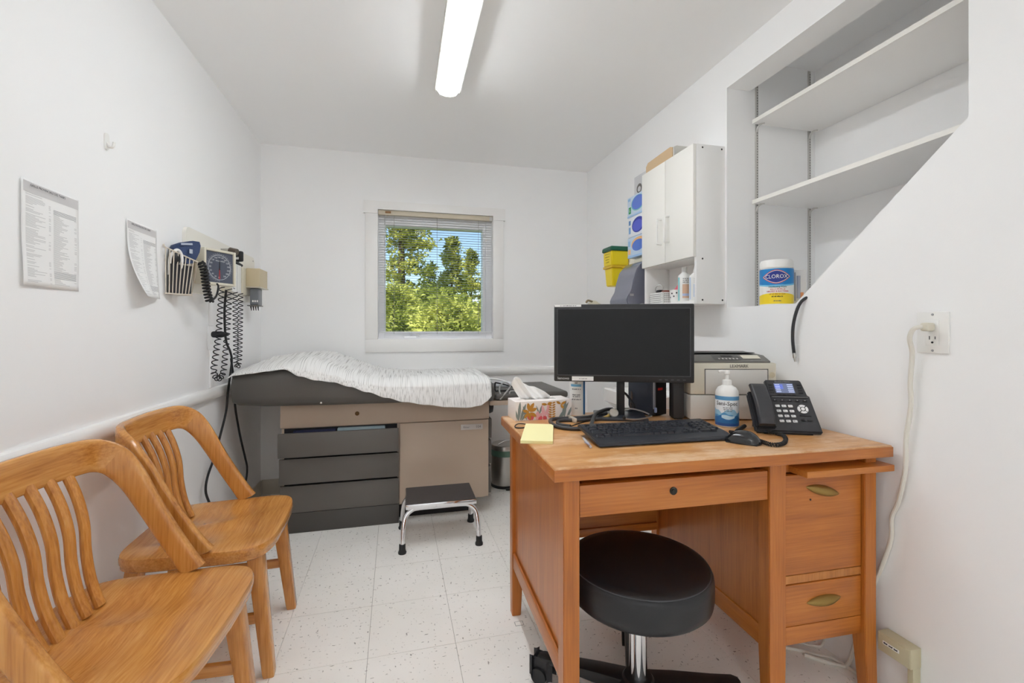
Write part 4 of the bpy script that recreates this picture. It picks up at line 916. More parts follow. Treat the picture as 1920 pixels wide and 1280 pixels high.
# ================================================================== RIGHT WALL
M_mel=mat('white_melamine',(242,241,239),.4); M_mels=mat('melamine_edge',(239,237,231),.45)
cb=root('wall_cabinet','white two-door wall cabinet with open shelf hung over the printer','cabinet',(RX,2.02,1.254))
def cp(n,bm,m,par=None,**k): return obj(n,bm,m,par or cb,world=cb,**k)
CY0,CY1,CF,CZ0,CZ1=1.799,2.252,1.317,1.254,1.990; t=.016
cp('side_panel',B(CF,RX,CY0,CY0+t,CZ0,CZ1,.001),M_mel); cp('side_panel',B(CF,RX,CY1-t,CY1,CZ0,CZ1,.001),M_mel)
cp('top_panel',B(CF,RX-.001,CY0+t,CY1-t,CZ1-t,CZ1),M_mel,smooth=False); cp('bottom_panel',B(CF,RX-.001,CY0+t,CY1-t,CZ0,CZ0+t),M_mel,smooth=False)
cp('shelf_panel',B(CF,RX-.001,CY0+t,CY1-t,1.470,1.486),M_mel,smooth=False); cp('back_panel',B(RX-.006,RX-.001,CY0+t,CY1-t,CZ0+t,CZ1-t),M_mel,smooth=False)
for y0,y1,hy in ((CY0+.001,2.0235,1.992),(2.0265,CY1-.001,2.058)):
    d=cp('door',B(CF-.017,CF-.001,y0,y1,1.472,CZ1-.001,.0015),M_mels)
    cp('handle',tube(bm_new(),[(CF-.017,hy,1.572),(CF-.040,hy,1.574),(CF-.043,hy,1.582),(CF-.043,hy,1.690),(CF-.040,hy,1.698),(CF-.017,hy,1.700)],.0048,10,4),M_white,d)
M_scr2=mat('screw_black',(26,26,28),.6)
for x,zz_ in ((1.349,1.975),(1.452,1.975),(1.349,1.462),(1.349,1.272),(1.456,1.272)):
    bm=bm_new(); lathe(bm,[(.0042,0),(.0042,.001),(.001,.0014)],12,mx=frame((x,CY0+.0003,zz_),(1,0,0),(0,0,1))); cp('side_screw',bm,M_scr2)
SHZ=CZ0+t
# things on the open shelf
bk=root('perforated_basket','small white perforated basket of clips on the cabinet open shelf','basket',(1.385,2.165,SHZ))
cx0,cx1,cy0,cy1=1.335,1.435,2.10,2.228
def kp(n,bm,m,**k): return obj(n,bm,m,bk,world=bk,**k)
bm=bm_new()
for a in ((cx0,cx0+.0015,cy0,cy1),(cx1-.0015,cx1,cy0,cy1),(cx0,cx1,cy0,cy0+.0015),(cx0,cx1,cy1-.0015,cy1)): box(bm,*a,SHZ,SHZ+.062)
box(bm,cx0,cx1,cy0,cy1,SHZ,SHZ+.002); kp('walls',bm,M_white,smooth=False)
bm=bm_new()
for r in range(5):
    for k in range(11): 
        y=cy0+.010+k*.0108+(.004 if r%2 else 0)
        if y+.006<cy1: box(bm,cx0-.0004,cx0,y,y+.005,SHZ+.008+r*.0105,SHZ+.013+r*.0105)
    for k in range(8):
        x=cx0+.010+k*.0112; box(bm,x,x+.005,cy0-.0004,cy0,SHZ+.008+r*.0105,SHZ+.013+r*.0105)
kp('perforations',bm,mat('perforation_dark',(70,66,64),.8),smooth=False)
tag(obj('black_clip',B(1.345,1.375,2.150,2.185,SHZ+.052,SHZ+.078,.006,2),M_black),'black clip sticking out of the perforated basket','clip')
tag(obj('brown_clip',B(1.350,1.385,2.106,2.142,SHZ+.055,SHZ+.073,.006,2),mat('brown_plastic',(128,72,58),.5)),'brown clip sticking out of the perforated basket','clip')
tag(obj('metal_clip',tube(bm_new(),[(1.36,2.19,SHZ+.03),(1.35,2.195,SHZ+.085),(1.36,2.18,SHZ+.105),(1.375,2.165,SHZ+.095),(1.37,2.16,SHZ+.05)],.003,8,5),M_steel),'bent steel clip rising from the perforated basket','clip')
cu=root('white_cup','small white cup with black specks holding a pink card','cup',(1.385,2.052,SHZ))
bm=bm_new(); lathe(bm,[(.030,0),(.036,.068),(.034,.068),(.028,.003)],28,cap=False); lathe(bm,[(.0005,.002),(.029,.002)],28,cap=False); obj('cup_wall',bm,M_white,cu)
bm=bm_new()
for a,h in ((3.4,.05),(3.7,.035),(4.1,.052),(4.4,.028),(3.0,.03)):
    r_=.0305+.006*h/.068; lathe(bm,[(.004,0),(.004,.0006)],8,mx=frame((r_*math.cos(a),r_*math.sin(a),h),(-math.sin(a),math.cos(a),0),(0,0,1)))
obj('specks',bm,M_black,cu)
tag(obj('pink_card',prism(bm_new(),[(-.028,.03),(.024,.03),(.026,.075),(.012,.100),(-.03,.07)],lambda u,v,w:Vector((1.385+w,2.047-u,SHZ+v)),-.001,.001),mat('pink_card_stock',(232,120,136),.6)),'pink card standing in the small white cup','card')
def bottle(name,label,x,y,r,h,cap,stripe,pic,txt):
    b=root(name,label,'bottle',(x,y,SHZ),group='bottles on the cabinet open shelf')
    bm=bm_new(); lathe(bm,[(r*.94,0),(r,.004),(r,h*.70),(r*.93,h*.76),(r*.55,h*.82),(r*.42,h*.84),(r*.42,h*.86)],36); obj('body',bm,M_white,b,ang=60)
    bm=bm_new(); lathe(bm,[(cap,h*.86),(cap,h*.985),(cap*.9,h),(.0005,h)],24,cap=False); obj('cap',bm,M_white,b)
    A=math.atan2(-y,-x)
    obj('label_stripe',label_patch(-r*1.15,-r*.82,.008,h*.70,r+.0003,(0,0,0),A),mat(name+'_stripe',stripe,.5),b,ang=180)
    obj('label_picture',label_patch(-r*.3,r*.9,.02,h*.5,r+.0003,(0,0,0),A),mat(name+'_picture',pic,.5),b,ang=180)
    obj('label_panel',label_patch(-r*.3,r*.9,.03,h*.24,r+.0006,(0,0,0),A),mat(name+'_panel',(186,196,226),.5),b,ang=180)
    for k in range(3):
        me=scribble(r*1.1,.006,k+len(txt),.0001); wrap(me,r+.0006,(0,0,h*(.56+.05*k)),A+.3); obj('lettering',me,M_inkm,b,smooth=False)
    return b
bottle('lotion_bottle','taller white bottle with teal stripe on the cabinet open shelf',1.372,1.968,.031,.176,.013,(120,200,204),(214,176,150),'lotion')
bottle('cleaner_bottle','shorter white bottle with blue print beside the cabinet side panel',1.372,1.880,.030,.162,.011,(190,206,232),(176,196,226),'solution')
# tray on top of the cabinet
ft=root('cardboard_tray','tan cardboard tray with grey end lying on top of the wall cabinet','tray',(1.39,2.12,CZ1))
def tpz(n,bm,m): return obj(n,bm,m,ft,world=ft)
tpz('tan_side',prism(bm_new(),[(1.995,0.0),(2.245,0.0),(2.245,.045),(2.225,.062),(2.015,.068),(1.995,.06)],lambda u,v,w:Vector((w,u,CZ1+v)),1.322,1.326),mat('tan_card',(206,178,142),.8))
tpz('grey_end',prism(bm_new(),[(1.326,0),(1.46,0),(1.46,.05),(1.40,.066),(1.34,.066),(1.326,.06)],lambda u,v,w:Vector((u,w,CZ1+v)),1.985,1.99),mat('grey_card',(196,194,188),.8))
tpz('tray_floor',B(1.326,1.46,1.99,2.245,CZ1,CZ1+.004),MATS['tan_card'])
# glove boxes in a column beside the cabinet
def glove(label,z0,z1,y1,x0,base,shapes,marks):
    g_=root('glove_box',label,'glove box',(1.42,y1-.115,z0),group='glove boxes stacked on the wall beside the cabinet')
    y0=y1-.235
    obj('carton',B(x0,RX-.001,y0,y1,z0,z1-.001,.0015),mat('glove_card_%d'%int(z0*100),base,.5),g_,world=g_)
    for k,(cy,cz,ry,rz_,col) in enumerate(shapes):
        n=22; P=[(y1-cy+ry*math.cos(2*PI*q/n),z0+cz+rz_*math.sin(2*PI*q/n)) for q in range(n)]
        obj('printed_oval',prism(bm_new(),P,lambda u,v,w:Vector((w,u,v)),x0-.0004-.0003*k,x0-.0001-.0003*k),mat('glove_print_%d_%d_%d'%col,col,.5),g_,world=g_,smooth=False)
    for cy,cz,w,h,col in marks:
        obj('printed_mark',B(x0-.0006,x0-.0001,y1-cy-w,y1-cy,z0+cz,z0+cz+h),mat('glove_print_%d_%d_%d'%col,col,.5),g_,world=g_,smooth=False)
    return g_
blu,pale,org,grn=(74,104,196),(150,190,226),(238,186,128),(40,156,96)
glove('bottom glove box with orange halo print, above the towel dispenser',1.574,1.699,2.545,1.372,(196,216,238),[(.130,.075,.085,.040,org),(.125,.066,.070,.034,(84,120,208))],[(.008,.07,.024,.034,pale),(.008,.022,.028,.030,org),(.0,.0,.235,.012,(160,196,236))])
b2=glove('middle glove box with dark blue gloves on white print',1.700,1.823,2.540,1.372,(232,236,242),[(.120,.062,.072,.046,(44,60,160)),(.115,.058,.058,.034,(84,96,206))],[(.010,.075,.022,.028,(96,140,190)),(.010,.022,.022,.040,(120,160,206))])
g3=glove('upper glove box marked L with green square',1.824,1.949,2.548,1.372,(206,222,240),[(.125,.070,.078,.046,(120,196,196)),(.125,.072,.070,.042,(96,126,214))],[(.016,.022,.028,.040,grn),(.008,.10,.03,.016,pale),(.0,.0,.235,.010,(168,202,238))])
text('lettering','L',.03,frame((1.3712,2.518,1.866),(0,-1,0),(0,0,1)),M_white,g3,g3)
glove('small grey picture box topmost of the glove box column',1.950,2.062,2.488,1.385,(206,206,208),[(.06,.03,.030,.028,(96,92,90)),(.06,.026,.018,.016,(206,206,208))],[(.10,.05,.06,.016,(96,92,90))])
hbk=root('dispenser_bracket','beige wall bracket below the lowest glove box','bracket',(1.43,2.42,1.52)); obj('plate',B(1.40,RX-.001,2.32,2.50,1.528,1.5735,.006),M_offw,hbk,world=hbk); obj('lip',B(1.385,1.40,2.33,2.49,1.535,1.56,.004),M_offw,hbk,world=hbk)
# sharps container
sh=root('sharps_container','yellow sharps container with dark green lid on the right wall','sharps container',(1.40,2.76,1.415))
M_yel=mat('sharps_yellow',(240,214,28),.4)
def tap(x0,x1,y0,y1,z0,z1,i):
    bm=bm_new(); a=[bm.verts.new(p) for p in ((x0+i,y0+i,z0),(x1,y0+i,z0),(x1,y1-i,z0),(x0+i,y1-i,z0))]; b=[bm.verts.new(p) for p in ((x0,y0,z1),(x1,y0,z1),(x1,y1,z1),(x0,y1,z1))]
    for k in range(4): bm.faces.new((a[k],a[(k+1)%4],b[(k+1)%4],b[k]))
    bm.faces.new(list(reversed(a))); bm.faces.new(b); bmesh.ops.recalc_face_normals(bm,faces=bm.faces); bmesh.ops.bevel(bm,geom=bm.edges[:],offset=.005,segments=3,affect='EDGES'); return bm
obj('lower_body',tap(1.345,1.462,2.705,2.815,1.422,1.542,.008),M_yel,sh,world=sh); obj('upper_body',tap(1.338,1.462,2.698,2.822,1.555,1.652,.002),M_yel,sh,world=sh)
obj('band',B(1.336,1.462,2.696,2.824,1.540,1.557,.004),mat('band_amber',(222,182,40),.45),sh,world=sh); obj('lid',tap(1.333,1.464,2.693,2.827,1.652,1.682,-.004),mat('lid_green',(24,96,72),.4),sh,world=sh)
obj('bracket',B(1.43,RX-.001,2.72,2.80,1.412,1.424,.003),mat('bracket_yellow',(214,178,40),.5),sh,world=sh)
for k in range(4): 
    me=scribble(.07-.008*k,.008,k,.0003); me.transform(frame((1.3375,2.76,1.635-.018*k),(0,-1,0),(0,0,1))); obj('lettering',me,mat('sharps_print',(176,152,24),.6),sh,smooth=False,world=sh)
# paper towel dispenser
td=root('towel_dispenser','smoky grey paper towel dispenser below the sharps container','towel dispenser',(1.40,2.42,1.26))
pf=[(1.469,1.270),(1.469,1.545),(1.40,1.545),(1.345,1.525),(1.305,1.48),(1.285,1.42),(1.272,1.36),(1.250,1.325),(1.240,1.300),(1.250,1.272),(1.275,1.262),(1.30,1.270),(1.33,1.283),(1.37,1.285),(1.42,1.270)]
bm=prism(bm_new(),pf,lambda u,v,w:Vector((u,w,v)),2.315,2.53); bmesh.ops.recalc_face_normals(bm,faces=bm.faces); bmesh.ops.bevel(bm,geom=[e for e in bm.edges],offset=.004,segments=2,affect='EDGES')
obj('cover',bm,mat('smoky_plastic',(116,118,132),.18,coat=.3),td,world=td,ang=45)
obj('logo_plate',B(1.262,1.285,2.3135,2.3148,1.325,1.338),M_inkl,td,world=td); obj('towel_sheet',B(1.30,1.36,2.34,2.50,1.235,1.286,.002),M_paper,td,world=td)
# soap dispenser and basin in the corner behind the monitor
sd_=root('soap_dispenser','beige dome-topped soap dispenser behind the monitor top edge','soap dispenser',(1.43,3.19,1.16))
bm=bm_new(); lathe(bm,[(.048,0),(.05,.02),(.05,.14),(.044,.168),(.03,.186),(.012,.194),(.0005,.195)],28,cap=False); obj('shell',bm,M_offw,sd_); obj('spout',tube(bm_new(),[(-.02,-.02,.185),(-.07,-.06,.19),(-.09,-.075,.175)],.008,10,4),mat('brown_spout',(150,132,104),.4),sd_); obj('wall_plate',B(.02,.038,-.05,.05,.0,.17,.004),M_offw,sd_)
bs=root('wash_basin','white wall-hung wash basin between the desk and the exam table','basin',(1.29,2.17,.70))
def bsp(n,bm,m): return obj(n,bm,m,bs,world=bs)
def basin():
    bm=bm_new(); o=lambda z,i:[bm.verts.new((x,y,z)) for x,y in rrect(1.115+i,1.468,1.96+i,2.375-i,.03,4)]
    q=lambda z,i:[bm.verts.new((x,y,z)) for x,y in rrect(1.15+i,1.40-i,2.0+i,2.335-i,.05,4)]
    rg=[o(.65,.09),o(.72,.02),o(.735,0),o(.80,0),o(.803,.004),q(.803,0),q(.77,.01),q(.70,.05)]
    for a,b in zip(rg,rg[1:]):
        for k in range(len(a)): bm.faces.new((a[k],a[(k+1)%len(a)],b[(k+1)%len(a)],b[k]))
    bm.faces.new(list(reversed(rg[0]))); bm.faces.new(rg[-1]); return bm
bsp('bowl',basin(),mat('vitreous_white',(240,239,236),.15,coat=.4)); bsp('faucet',tube(bm_new(),[(1.43,2.17,.80),(1.43,2.17,.90),(1.40,2.17,.93),(1.33,2.17,.915)],.010,10,5),M_chrome); bsp('drain_pipe',tube(bm_new(),[(1.28,2.17,.66),(1.28,2.17,.50),(1.33,2.17,.45),(1.465,2.17,.45)],.018,12,5),M_chrome)
# ---- cupboard opening: shelves, standards
for lab,zt in (('upper white shelf in the slanted wall opening',2.118),('lower white shelf in the slanted wall opening',1.742)):
    r_=root('niche_shelf',lab,'shelf',(1.79,1.0,zt-.018),group='shelves in the slanted wall opening')
    obj('board',B(1.602,1.978,.21,1.776,zt-.018,zt,.0008),M_mel,r_,world=r_); obj('front_edging',B(1.600,1.602,.21,1.776,zt-.018,zt),M_mels,r_,world=r_,smooth=False)
    for x in (1.636,1.943):
        obj('clip',tube(bm_new(),[(x-.004,1.784,zt-.05),(x-.004,1.776,zt-.03),(x+.004,1.760,zt-.019),(x+.012,1.752,zt-.019)],.004,8,4),M_galv,r_,world=r_)
for lab,x in (('slotted metal shelf strip near the front of the wall opening',1.636),('slotted metal shelf strip at the back corner of the wall opening',1.943)):
    r_=root('shelf_standard',lab,'shelf strip',(x,1.786,1.24),group='slotted strips in the wall opening')
    obj('strip',B(x-.008,x+.008,1.7865,1.7898,1.2365,2.40,.0005),M_galv,r_,world=r_)
    bm=bm_new(); k=0
    while 1.25+k*.0127<2.39: box(bm,x+.001,x+.0045,1.786,1.7866,1.25+k*.0127,1.2555+k*.0127); k+=1
    obj('slots',bm,mat('slot_black',(88,86,84),.8),r_,world=r_,smooth=False)
cl=root('wipes_canister','blue and yellow disinfecting wipes canister in the wall opening','canister',(1.545,1.580,OZ0))
rr=.062
bm=bm_new(); lathe(bm,[(rr*.97,0),(rr,.004),(rr,.152),(rr*.96,.156)],48); obj('body',bm,M_white,cl)
bm=bm_new(); lathe(bm,[(rr*1.0,.156),(rr*1.0,.182),(rr*.93,.190),(.0005,.193)],48,cap=False); obj('lid',bm,M_white,cl)
A=math.atan2(-1.58,-1.545); W_=.125
def lb(n,z0,z1,m,fz=None,k=0,x0=-W_,x1=W_): return obj(n,label_patch(x0,x1,z0,z1,rr+.0003+.0002*k,(0,0,0),A,nx=40,fz=fz),m,cl,ang=180)
lb('label',.006,.152,mat('wipes_white',(240,240,236),.4))
lb('yellow_field',0,0,mat('wipes_yellow',(244,214,36),.4),lambda u:(.006,.045+.028*abs(2*u-1)**1.2*0+.018*math.sin(PI*u)-.012),1)
lb('swoosh',0,0,mat('wipes_sky',(120,196,230),.4),lambda u:(.074+.016*abs(2*u-1),.10),1); lb('blue_field',0,0,mat('wipes_blue',(20,130,200),.4),lambda u:(.098-.014*math.sin(PI*u),.152),2)
def dia(n,w,h,m,k):
    lb(n,0,0,m,lambda u:(.118-h*(1-abs(2*u-1)**1.7),.118+h*(1-abs(2*u-1)**1.7)),k,-w,w)
dia('red_lozenge',.056,.029,mat('wipes_red',(206,40,48),.4),3); dia('white_lozenge',.0525,.0262,M_white,4); dia('blue_lozenge',.0495,.0242,mat('wipes_navy',(28,48,140),.4),5)
me=text_mesh('CLOROX',.0225,.0002,sx=.92); wrap(me,rr+.0024,(0,0,.118),A); obj('lettering',me,M_white,cl,smooth=False)
for s,z_,sz,m in (('Disinfecting Wipes',.076,.009,M_ink),('KILLS 99.9% of',.066,.009,mat('print_crimson',(200,40,60),.5)),('VIRUSES & BACTERIA',.057,.009,mat('print_crimson',(200,40,60),.5)),(.062,.046,.006,mat('print_gold',(196,150,30),.5)),(.045,.036,.006,M_ink),(.030,.018,.005,M_inkm)):
    me=text_mesh(s,sz,.0002) if isinstance(s,str) else scribble(s,sz,4,.0002); wrap(me,rr+.0018,(0,0,z_),A+.08); obj('lettering',me,m,cl,smooth=False)
sy=root('syringe_pack','clear wrapped syringe pack leaning beside the wipes canister','package',(1.628,1.542,OZ0),R(-40))
obj('wrapper',B(-.022,.022,-.004,.004,0,.150,.002),mat('paper_wrapper',(228,226,222),.5),sy); obj('barrel',cyl(bm_new(),(-.006,-.004,.03),(-.006,-.004,.125),.007,12),mat('syringe_grey',(184,184,196),.3),sy); obj('hub_mark',B(.0,.012,-.0046,-.004,.03,.055),mat('orange_mark',(226,150,92),.5),sy,smooth=False); obj('side_print',B(-.021,-.016,-.0046,-.004,.02,.14),M_inkl,sy,smooth=False)
cx=root('coax_cable','thick black cable end hanging out of the wall opening','cable',(1.455,1.40,1.03))
obj('jacket',tube(bm_new(),[(1.66,1.33,1.2425),(1.56,1.34,1.2475),(1.50,1.352,1.258),(1.468,1.368,1.252),(1.455,1.386,1.222),(1.452,1.404,1.16),(1.452,1.408,1.10),(1.454,1.404,1.045)],.0058,10,8),M_dark,cx,world=cx)
obj('ferrule',cyl(bm_new(),(1.454,1.404,1.046),(1.455,1.402,1.028),.0062,14),M_steel,cx,world=cx); obj('pin',cyl(bm_new(),(1.455,1.402,1.028),(1.456,1.401,1.014),.0035,10),M_steel,cx,world=cx)
# ---- outlet with plug and cord
oc=root('wall_outlet','white duplex outlet plate on the near right wall','outlet',(RX,.951,1.128))
obj('plate',B(RX-.006,RX-.0003,.912,.991,1.069,1.187,.002,3),M_white,oc,world=oc)
obj('receptacle',B(RX-.0075,RX-.006,.935,.968,1.092,1.163,.001),M_white,oc,world=oc)
bm=bm_new(); box(bm,RX-.0079,RX-.0074,.9425,.9445,1.109,1.117); box(bm,RX-.0079,RX-.0074,.9565,.9585,1.108,1.118); lathe(bm,[(.0030,0),(.0030,.0005)],12,mx=frame((RX-.0075,.9505,1.100),(0,-1,0),(0,0,1))); obj('slots',bm,M_black,oc,world=oc,smooth=False)
for zz_ in (1.179,1.077):
    bm=bm_new(); lathe(bm,[(.0035,0),(.003,.0012)],12,mx=frame((RX-.006,.951,zz_),(0,-1,0),(0,0,1))); obj('screw',bm,M_inkl,oc,world=oc)
pg=root('white_extension_cord','off-white power cord plugged into the wall outlet','cord',(1.45,1.0,.41))
bm=B(RX-.040,RX-.0078,.941,.962,1.132,1.156,.006,3); obj('plug',bm,M_offw,pg,world=pg)
M_crd=mat('cord_offwhite',(222,218,208),.5)
obj('cord',tube(bm_new(),[(RX-.036,.955,1.145),(RX-.046,.972,1.138),(RX-.042,.985,1.11),(1.448,.992,1.065),(1.452,1.000,.98),(1.452,.998,.914),(1.454,1.012,.816),(1.456,1.016,.721),(1.458,1.036,.618),(1.459,1.056,.561),(1.459,1.058,.496),(1.460,1.082,.409),(1.461,1.12,.30),(1.461,1.16,.15),(1.455,1.19,.02),(1.42,1.21,.008),(1.36,1.27,.008)],.0062,10,8),M_crd,pg,world=pg)
tag(obj('floor_cable',tube(bm_new(),[(1.30,1.33,.007),(1.351,1.301,.007),(1.40,1.262,.007),(1.44,1.230,.007),(1.455,1.15,.007)],.006,8,6),M_crd),'thicker white cable lying on the floor under the desk pedestal','cable')
tag(obj('floor_cable',tube(bm_new(),[(1.33,1.40,.006),(1.39,1.335,.006),(1.43,1.30,.006),(1.455,1.285,.02),(1.461,1.28,.10),(1.461,1.29,.2)],.004,8,6),M_crd),'thinner white cable rising by the wall under the desk pedestal','cable')
sbx=root('surface_box','beige surface-mounted cable box low on the right wall','junction box',(1.455,1.02,.16))
M_khaki=mat('khaki_plastic',(196,188,158),.5)
obj('box',B(1.428,RX-.0005,.982,1.075,.152,.210,.003),M_khaki,sbx,world=sbx); obj('cover',B(1.426,1.430,.986,1.071,.156,.206,.001),M_khaki,sbx,world=sbx); obj('raceway',B(1.440,RX-.0005,.984,1.000,0,.152,.002),M_khaki,sbx,world=sbx)
lb_=obj('paper_label',B(1.4253,1.426,1.012,1.058,.180,.190),M_paper,sbx,world=sbx,smooth=False); me=scribble(.040,.006,5); me.transform(frame((1.425,1.035,.185),(0,-1,0),(0,0,1))); obj('lettering',me,M_ink,lb_,smooth=False,world=sbx)

# ================================================================== LEFT WALL
wl=lambda u,v,w:Vector((LX+w,u,v))
def notice(label,y0,y1,z0,z1,curl):
    r_=root('price_list',label,'notice',(LX,(y0+y1)/2,z0),group='printed notices on the left wall')
    h=z1-z0; w=y1-y0
    def f(u,v):
        y=y0+w*u; z=z0+h*v; d=.0015+curl*max(0,1-v*1.15)**2*(1-.75*u)+.006*(1-u)*math.exp(-(u/.12)**2)*.6+.0012*math.sin(9*v+4*u)*(1-v)
        return Vector((LX+d,y+ (curl*.55*max(0,1-v*1.6)**2*(1-u)),z))
    bm=bm_new(); grid(bm,14,18,f); p=obj('sheet',bm,M_paper,r_,world=r_,ang=180); md=p.modifiers.new('thickness','SOLIDIFY'); md.thickness=.0003
    def on(u,v,off=.0006): q=f(u,v); q.x+=off; return q
    def bar(bm,u0,u1,v0,v1):
        n=4; a=[bm.verts.new(on(u0+(u1-u0)*k/n,v0)) for k in range(n+1)]; b=[bm.verts.new(on(u0+(u1-u0)*k/n,v1)) for k in range(n+1)]
        for k in range(n): bm.faces.new((a[k],a[k+1],b[k+1],b[k]))
    bm=bm_new(); bar(bm,.03,.985,.885,.985); obj('header_band',bm,mat('header_grey',(206,204,204),.8),p,world=r_,smooth=False)
    rr_=random.Random(int(y0*100)); dk_,lt_=bm_new(),bm_new()
    v=.865
    while v>.04:
        if rr_.random()<.86: bar(lt_,.07,.07+rr_.uniform(.12,.34),v,v+.0045); 
        if rr_.random()<.5: bar(lt_,.45,.485,v,v+.0045)
        if v<.80:
            tgt=dk_ if (v>.745 or .10<v<.17) else lt_
            bar(tgt,.53,.53+(.42 if tgt is dk_ else rr_.uniform(.1,.3)),v,v+.0048)
            if tgt is lt_ and rr_.random()<.5: bar(lt_,.91,.955,v,v+.0045)
        v-=.0125
    for k in range(3): bar(lt_,.13,.13+.5-.08*k,.927-.012*k,.9315-.012*k)
    obj('small_print',lt_,mat('faint_ink',(196,195,196),.8),p,world=r_,smooth=False,kind='stuff'); obj('bold_print',dk_,mat('soft_ink',(150,150,153),.8),p,world=r_,smooth=False,kind='stuff')
    bm=bm_new()
    for k in range(6): bar(bm,.055,.072,.90+.0115*k,.907+.0115*k); bar(bm,.085,.10,.90+.0115*k,.907+.0115*k)
    obj('emblem',bm,M_ink,p,world=r_,smooth=False)
    me=text_mesh('GRILLE PROVINCIALE DES TARIFS',.0085,.0001,'LEFT'); me.transform(frame((LX+.0075,y0+.12*w,z0+.953*h),(-.008,1,0),(0,0,1))); obj('title',me,M_ink,p,world=r_,smooth=False)
    return r_
notice('flat printed price list, the left of two notices on the left wall',1.394,1.608,1.250,1.522,.004)
notice('curling printed price list hung nearer the blood pressure station',1.842,2.048,1.255,1.524,.05)
hk=root('wall_hook','small white adhesive hook on the left wall above the notices','hook',(LX,1.74,1.75))
obj('plate',prism(bm_new(),rrect(1.726,1.750,1.722,1.776,.011,5),wl,.0003,.004),M_white,hk,world=hk); obj('prong',tube(bm_new(),[(LX+.004,1.738,1.745),(LX+.010,1.738,1.732),(LX+.020,1.738,1.733),(LX+.023,1.738,1.748)],.004,10,5),M_white,hk,world=hk)
ol=root('switch_plate','blank white wall box behind the hanging coiled cords','outlet',(LX,2.56,1.09)); obj('plate',B(LX+.0003,LX+.006,2.522,2.600,1.034,1.152,.002),M_wall,ol,world=ol); obj('insert',B(LX+.006,LX+.0075,2.545,2.577,1.060,1.126,.001),M_white,ol,world=ol)
rc=root('wall_raceway','white cable cover running up the left wall to the station','raceway',(LX,2.56,.84)); obj('cover',B(LX+.0003,LX+.010,2.540,2.585,.842,1.033,.004),M_wall,rc,world=rc); obj('upper_cover',B(LX+.0003,LX+.010,2.540,2.585,1.153,1.31,.004),M_wall,rc,world=rc)

# ---- wall diagnostic station
wsn=root('wall_mounting_board','cream mounting board of the blood pressure station','board',(LX,2.72,1.31))
obj('panel',prism(bm_new(),rrect(2.262,3.21,1.305,1.592,.03,5),wl,.0003,.016),mat('mounting_board_cream',(234,231,222),.5),wsn,world=wsn)
for y,z_ in ((2.30,1.33),(3.18,1.33),(3.18,1.57)):
    bm=bm_new(); lathe(bm,[(.005,0),(.004,.002)],10,mx=frame((LX+.016,y,z_),(0,1,0),(0,0,1))); obj('screw',bm,M_inkl,wsn,world=wsn)
# gauge
GN=Vector((.868,-.497,0)); GR=Vector((.497,.868,0)); GC=Vector((-.815,2.355,1.4235)); GM=frame(GC,GR,(0,0,1))
gd=root('blood_pressure_gauge','square cream blood pressure dial with slate face on the left wall','gauge',tuple(GC-Vector((0,0,.09))))
def gb(n,bm,m,par=None,**k): bm.transform(GM); return obj(n,bm,m,par or gd,world=gd,**k)
hg=.082
bm=bm_new(); 
for a in ((-hg,-hg+.011,-hg,hg),(hg-.011,hg,-hg,hg),(-hg+.011,hg-.011,-hg,-hg+.011),(-hg+.011,hg-.011,hg-.011,hg)): box(bm,a[0],a[1],a[2],a[3],-.055,0,.002)
gb('case',bm,M_offw); gb('case_back',B(-hg+.002,hg-.002,-hg+.002,hg-.002,-.062,-.02,.003),M_beige)
fc=gb('dial_face',B(-hg+.011,hg-.011,-hg+.011,hg-.011,-.012,-.008),mat('slate_dial',(78,84,98),.35),smooth=False)
M_dw=mat('dial_white',(210,212,216),.5); M_dr=mat('dial_red',(214,60,60),.5)
def dring(r0,r1,n=48,a0=0,a1=2*PI):
    bm=bm_new()
    for k in range(n):
        a=a0+(a1-a0)*k/n; b=a0+(a1-a0)*(k+1)/n; bm.faces.new([bm.verts.new((r*math.cos(q),r*math.sin(q),-.0072)) for r,q in ((r0,a),(r1,a),(r1,b),(r0,b))])
    return bm
gb('dial_ring',dring(.0560,.0578),M_dw,fc,smooth=False)
bm=bm_new()
for k in range(61):
    a=R(-120-300*k/60+30); L_=.005 if k%2 else .008
    d=Vector((math.cos(a),math.sin(a),0)); n_=Vector((-d.y,d.x,0)); p=d*.0585; q=d*(.0585+L_)
    bm.faces.new([bm.verts.new(v+Vector((0,0,-.0072))) for v in (p-n_*.0005,q-n_*.0005,q+n_*.0005,p+n_*.0005)])
gb('dial_ticks',bm,M_dw,fc,smooth=False)
for k in range(16):
    a=R(-105-330*k/15*.97+10); me=text_mesh(str(20*k),.0105,.0001); me.transform(GM@Matrix.Translation((.0475*math.cos(a),.0475*math.sin(a),-.0071))); obj('dial_number',me,M_dw,fc,smooth=False,world=gd)
me=text_mesh('WelchAllyn',.0105,.0001); me.transform(GM@Matrix.Translation((.004,.030,-.0071))); obj('lettering',me,M_dw,fc,smooth=False,world=gd)
bm=bm_new()
for k in range(7): box(bm,-.006+.0006*k,.006-.0006*k,-.05+.007*k,-.0485+.007*k,-.0075,-.0068)
box(bm,-.0007,.0007,-.055,-.004,-.0075,-.0066); gb('red_scale',bm,M_dr,fc,smooth=False)
gb('needle',prism(bm_new(),[(-.0016,-.012),(.0016,-.012),(.0005,.040),(-.0005,.040)],lambda u,v,w:Vector((u,v,w)),-.0062,-.0055),M_black,fc,smooth=False)
gb('swivel_mount',B(-.03,.03,-.03,.03,-.13,-.062,.006),M_beige)
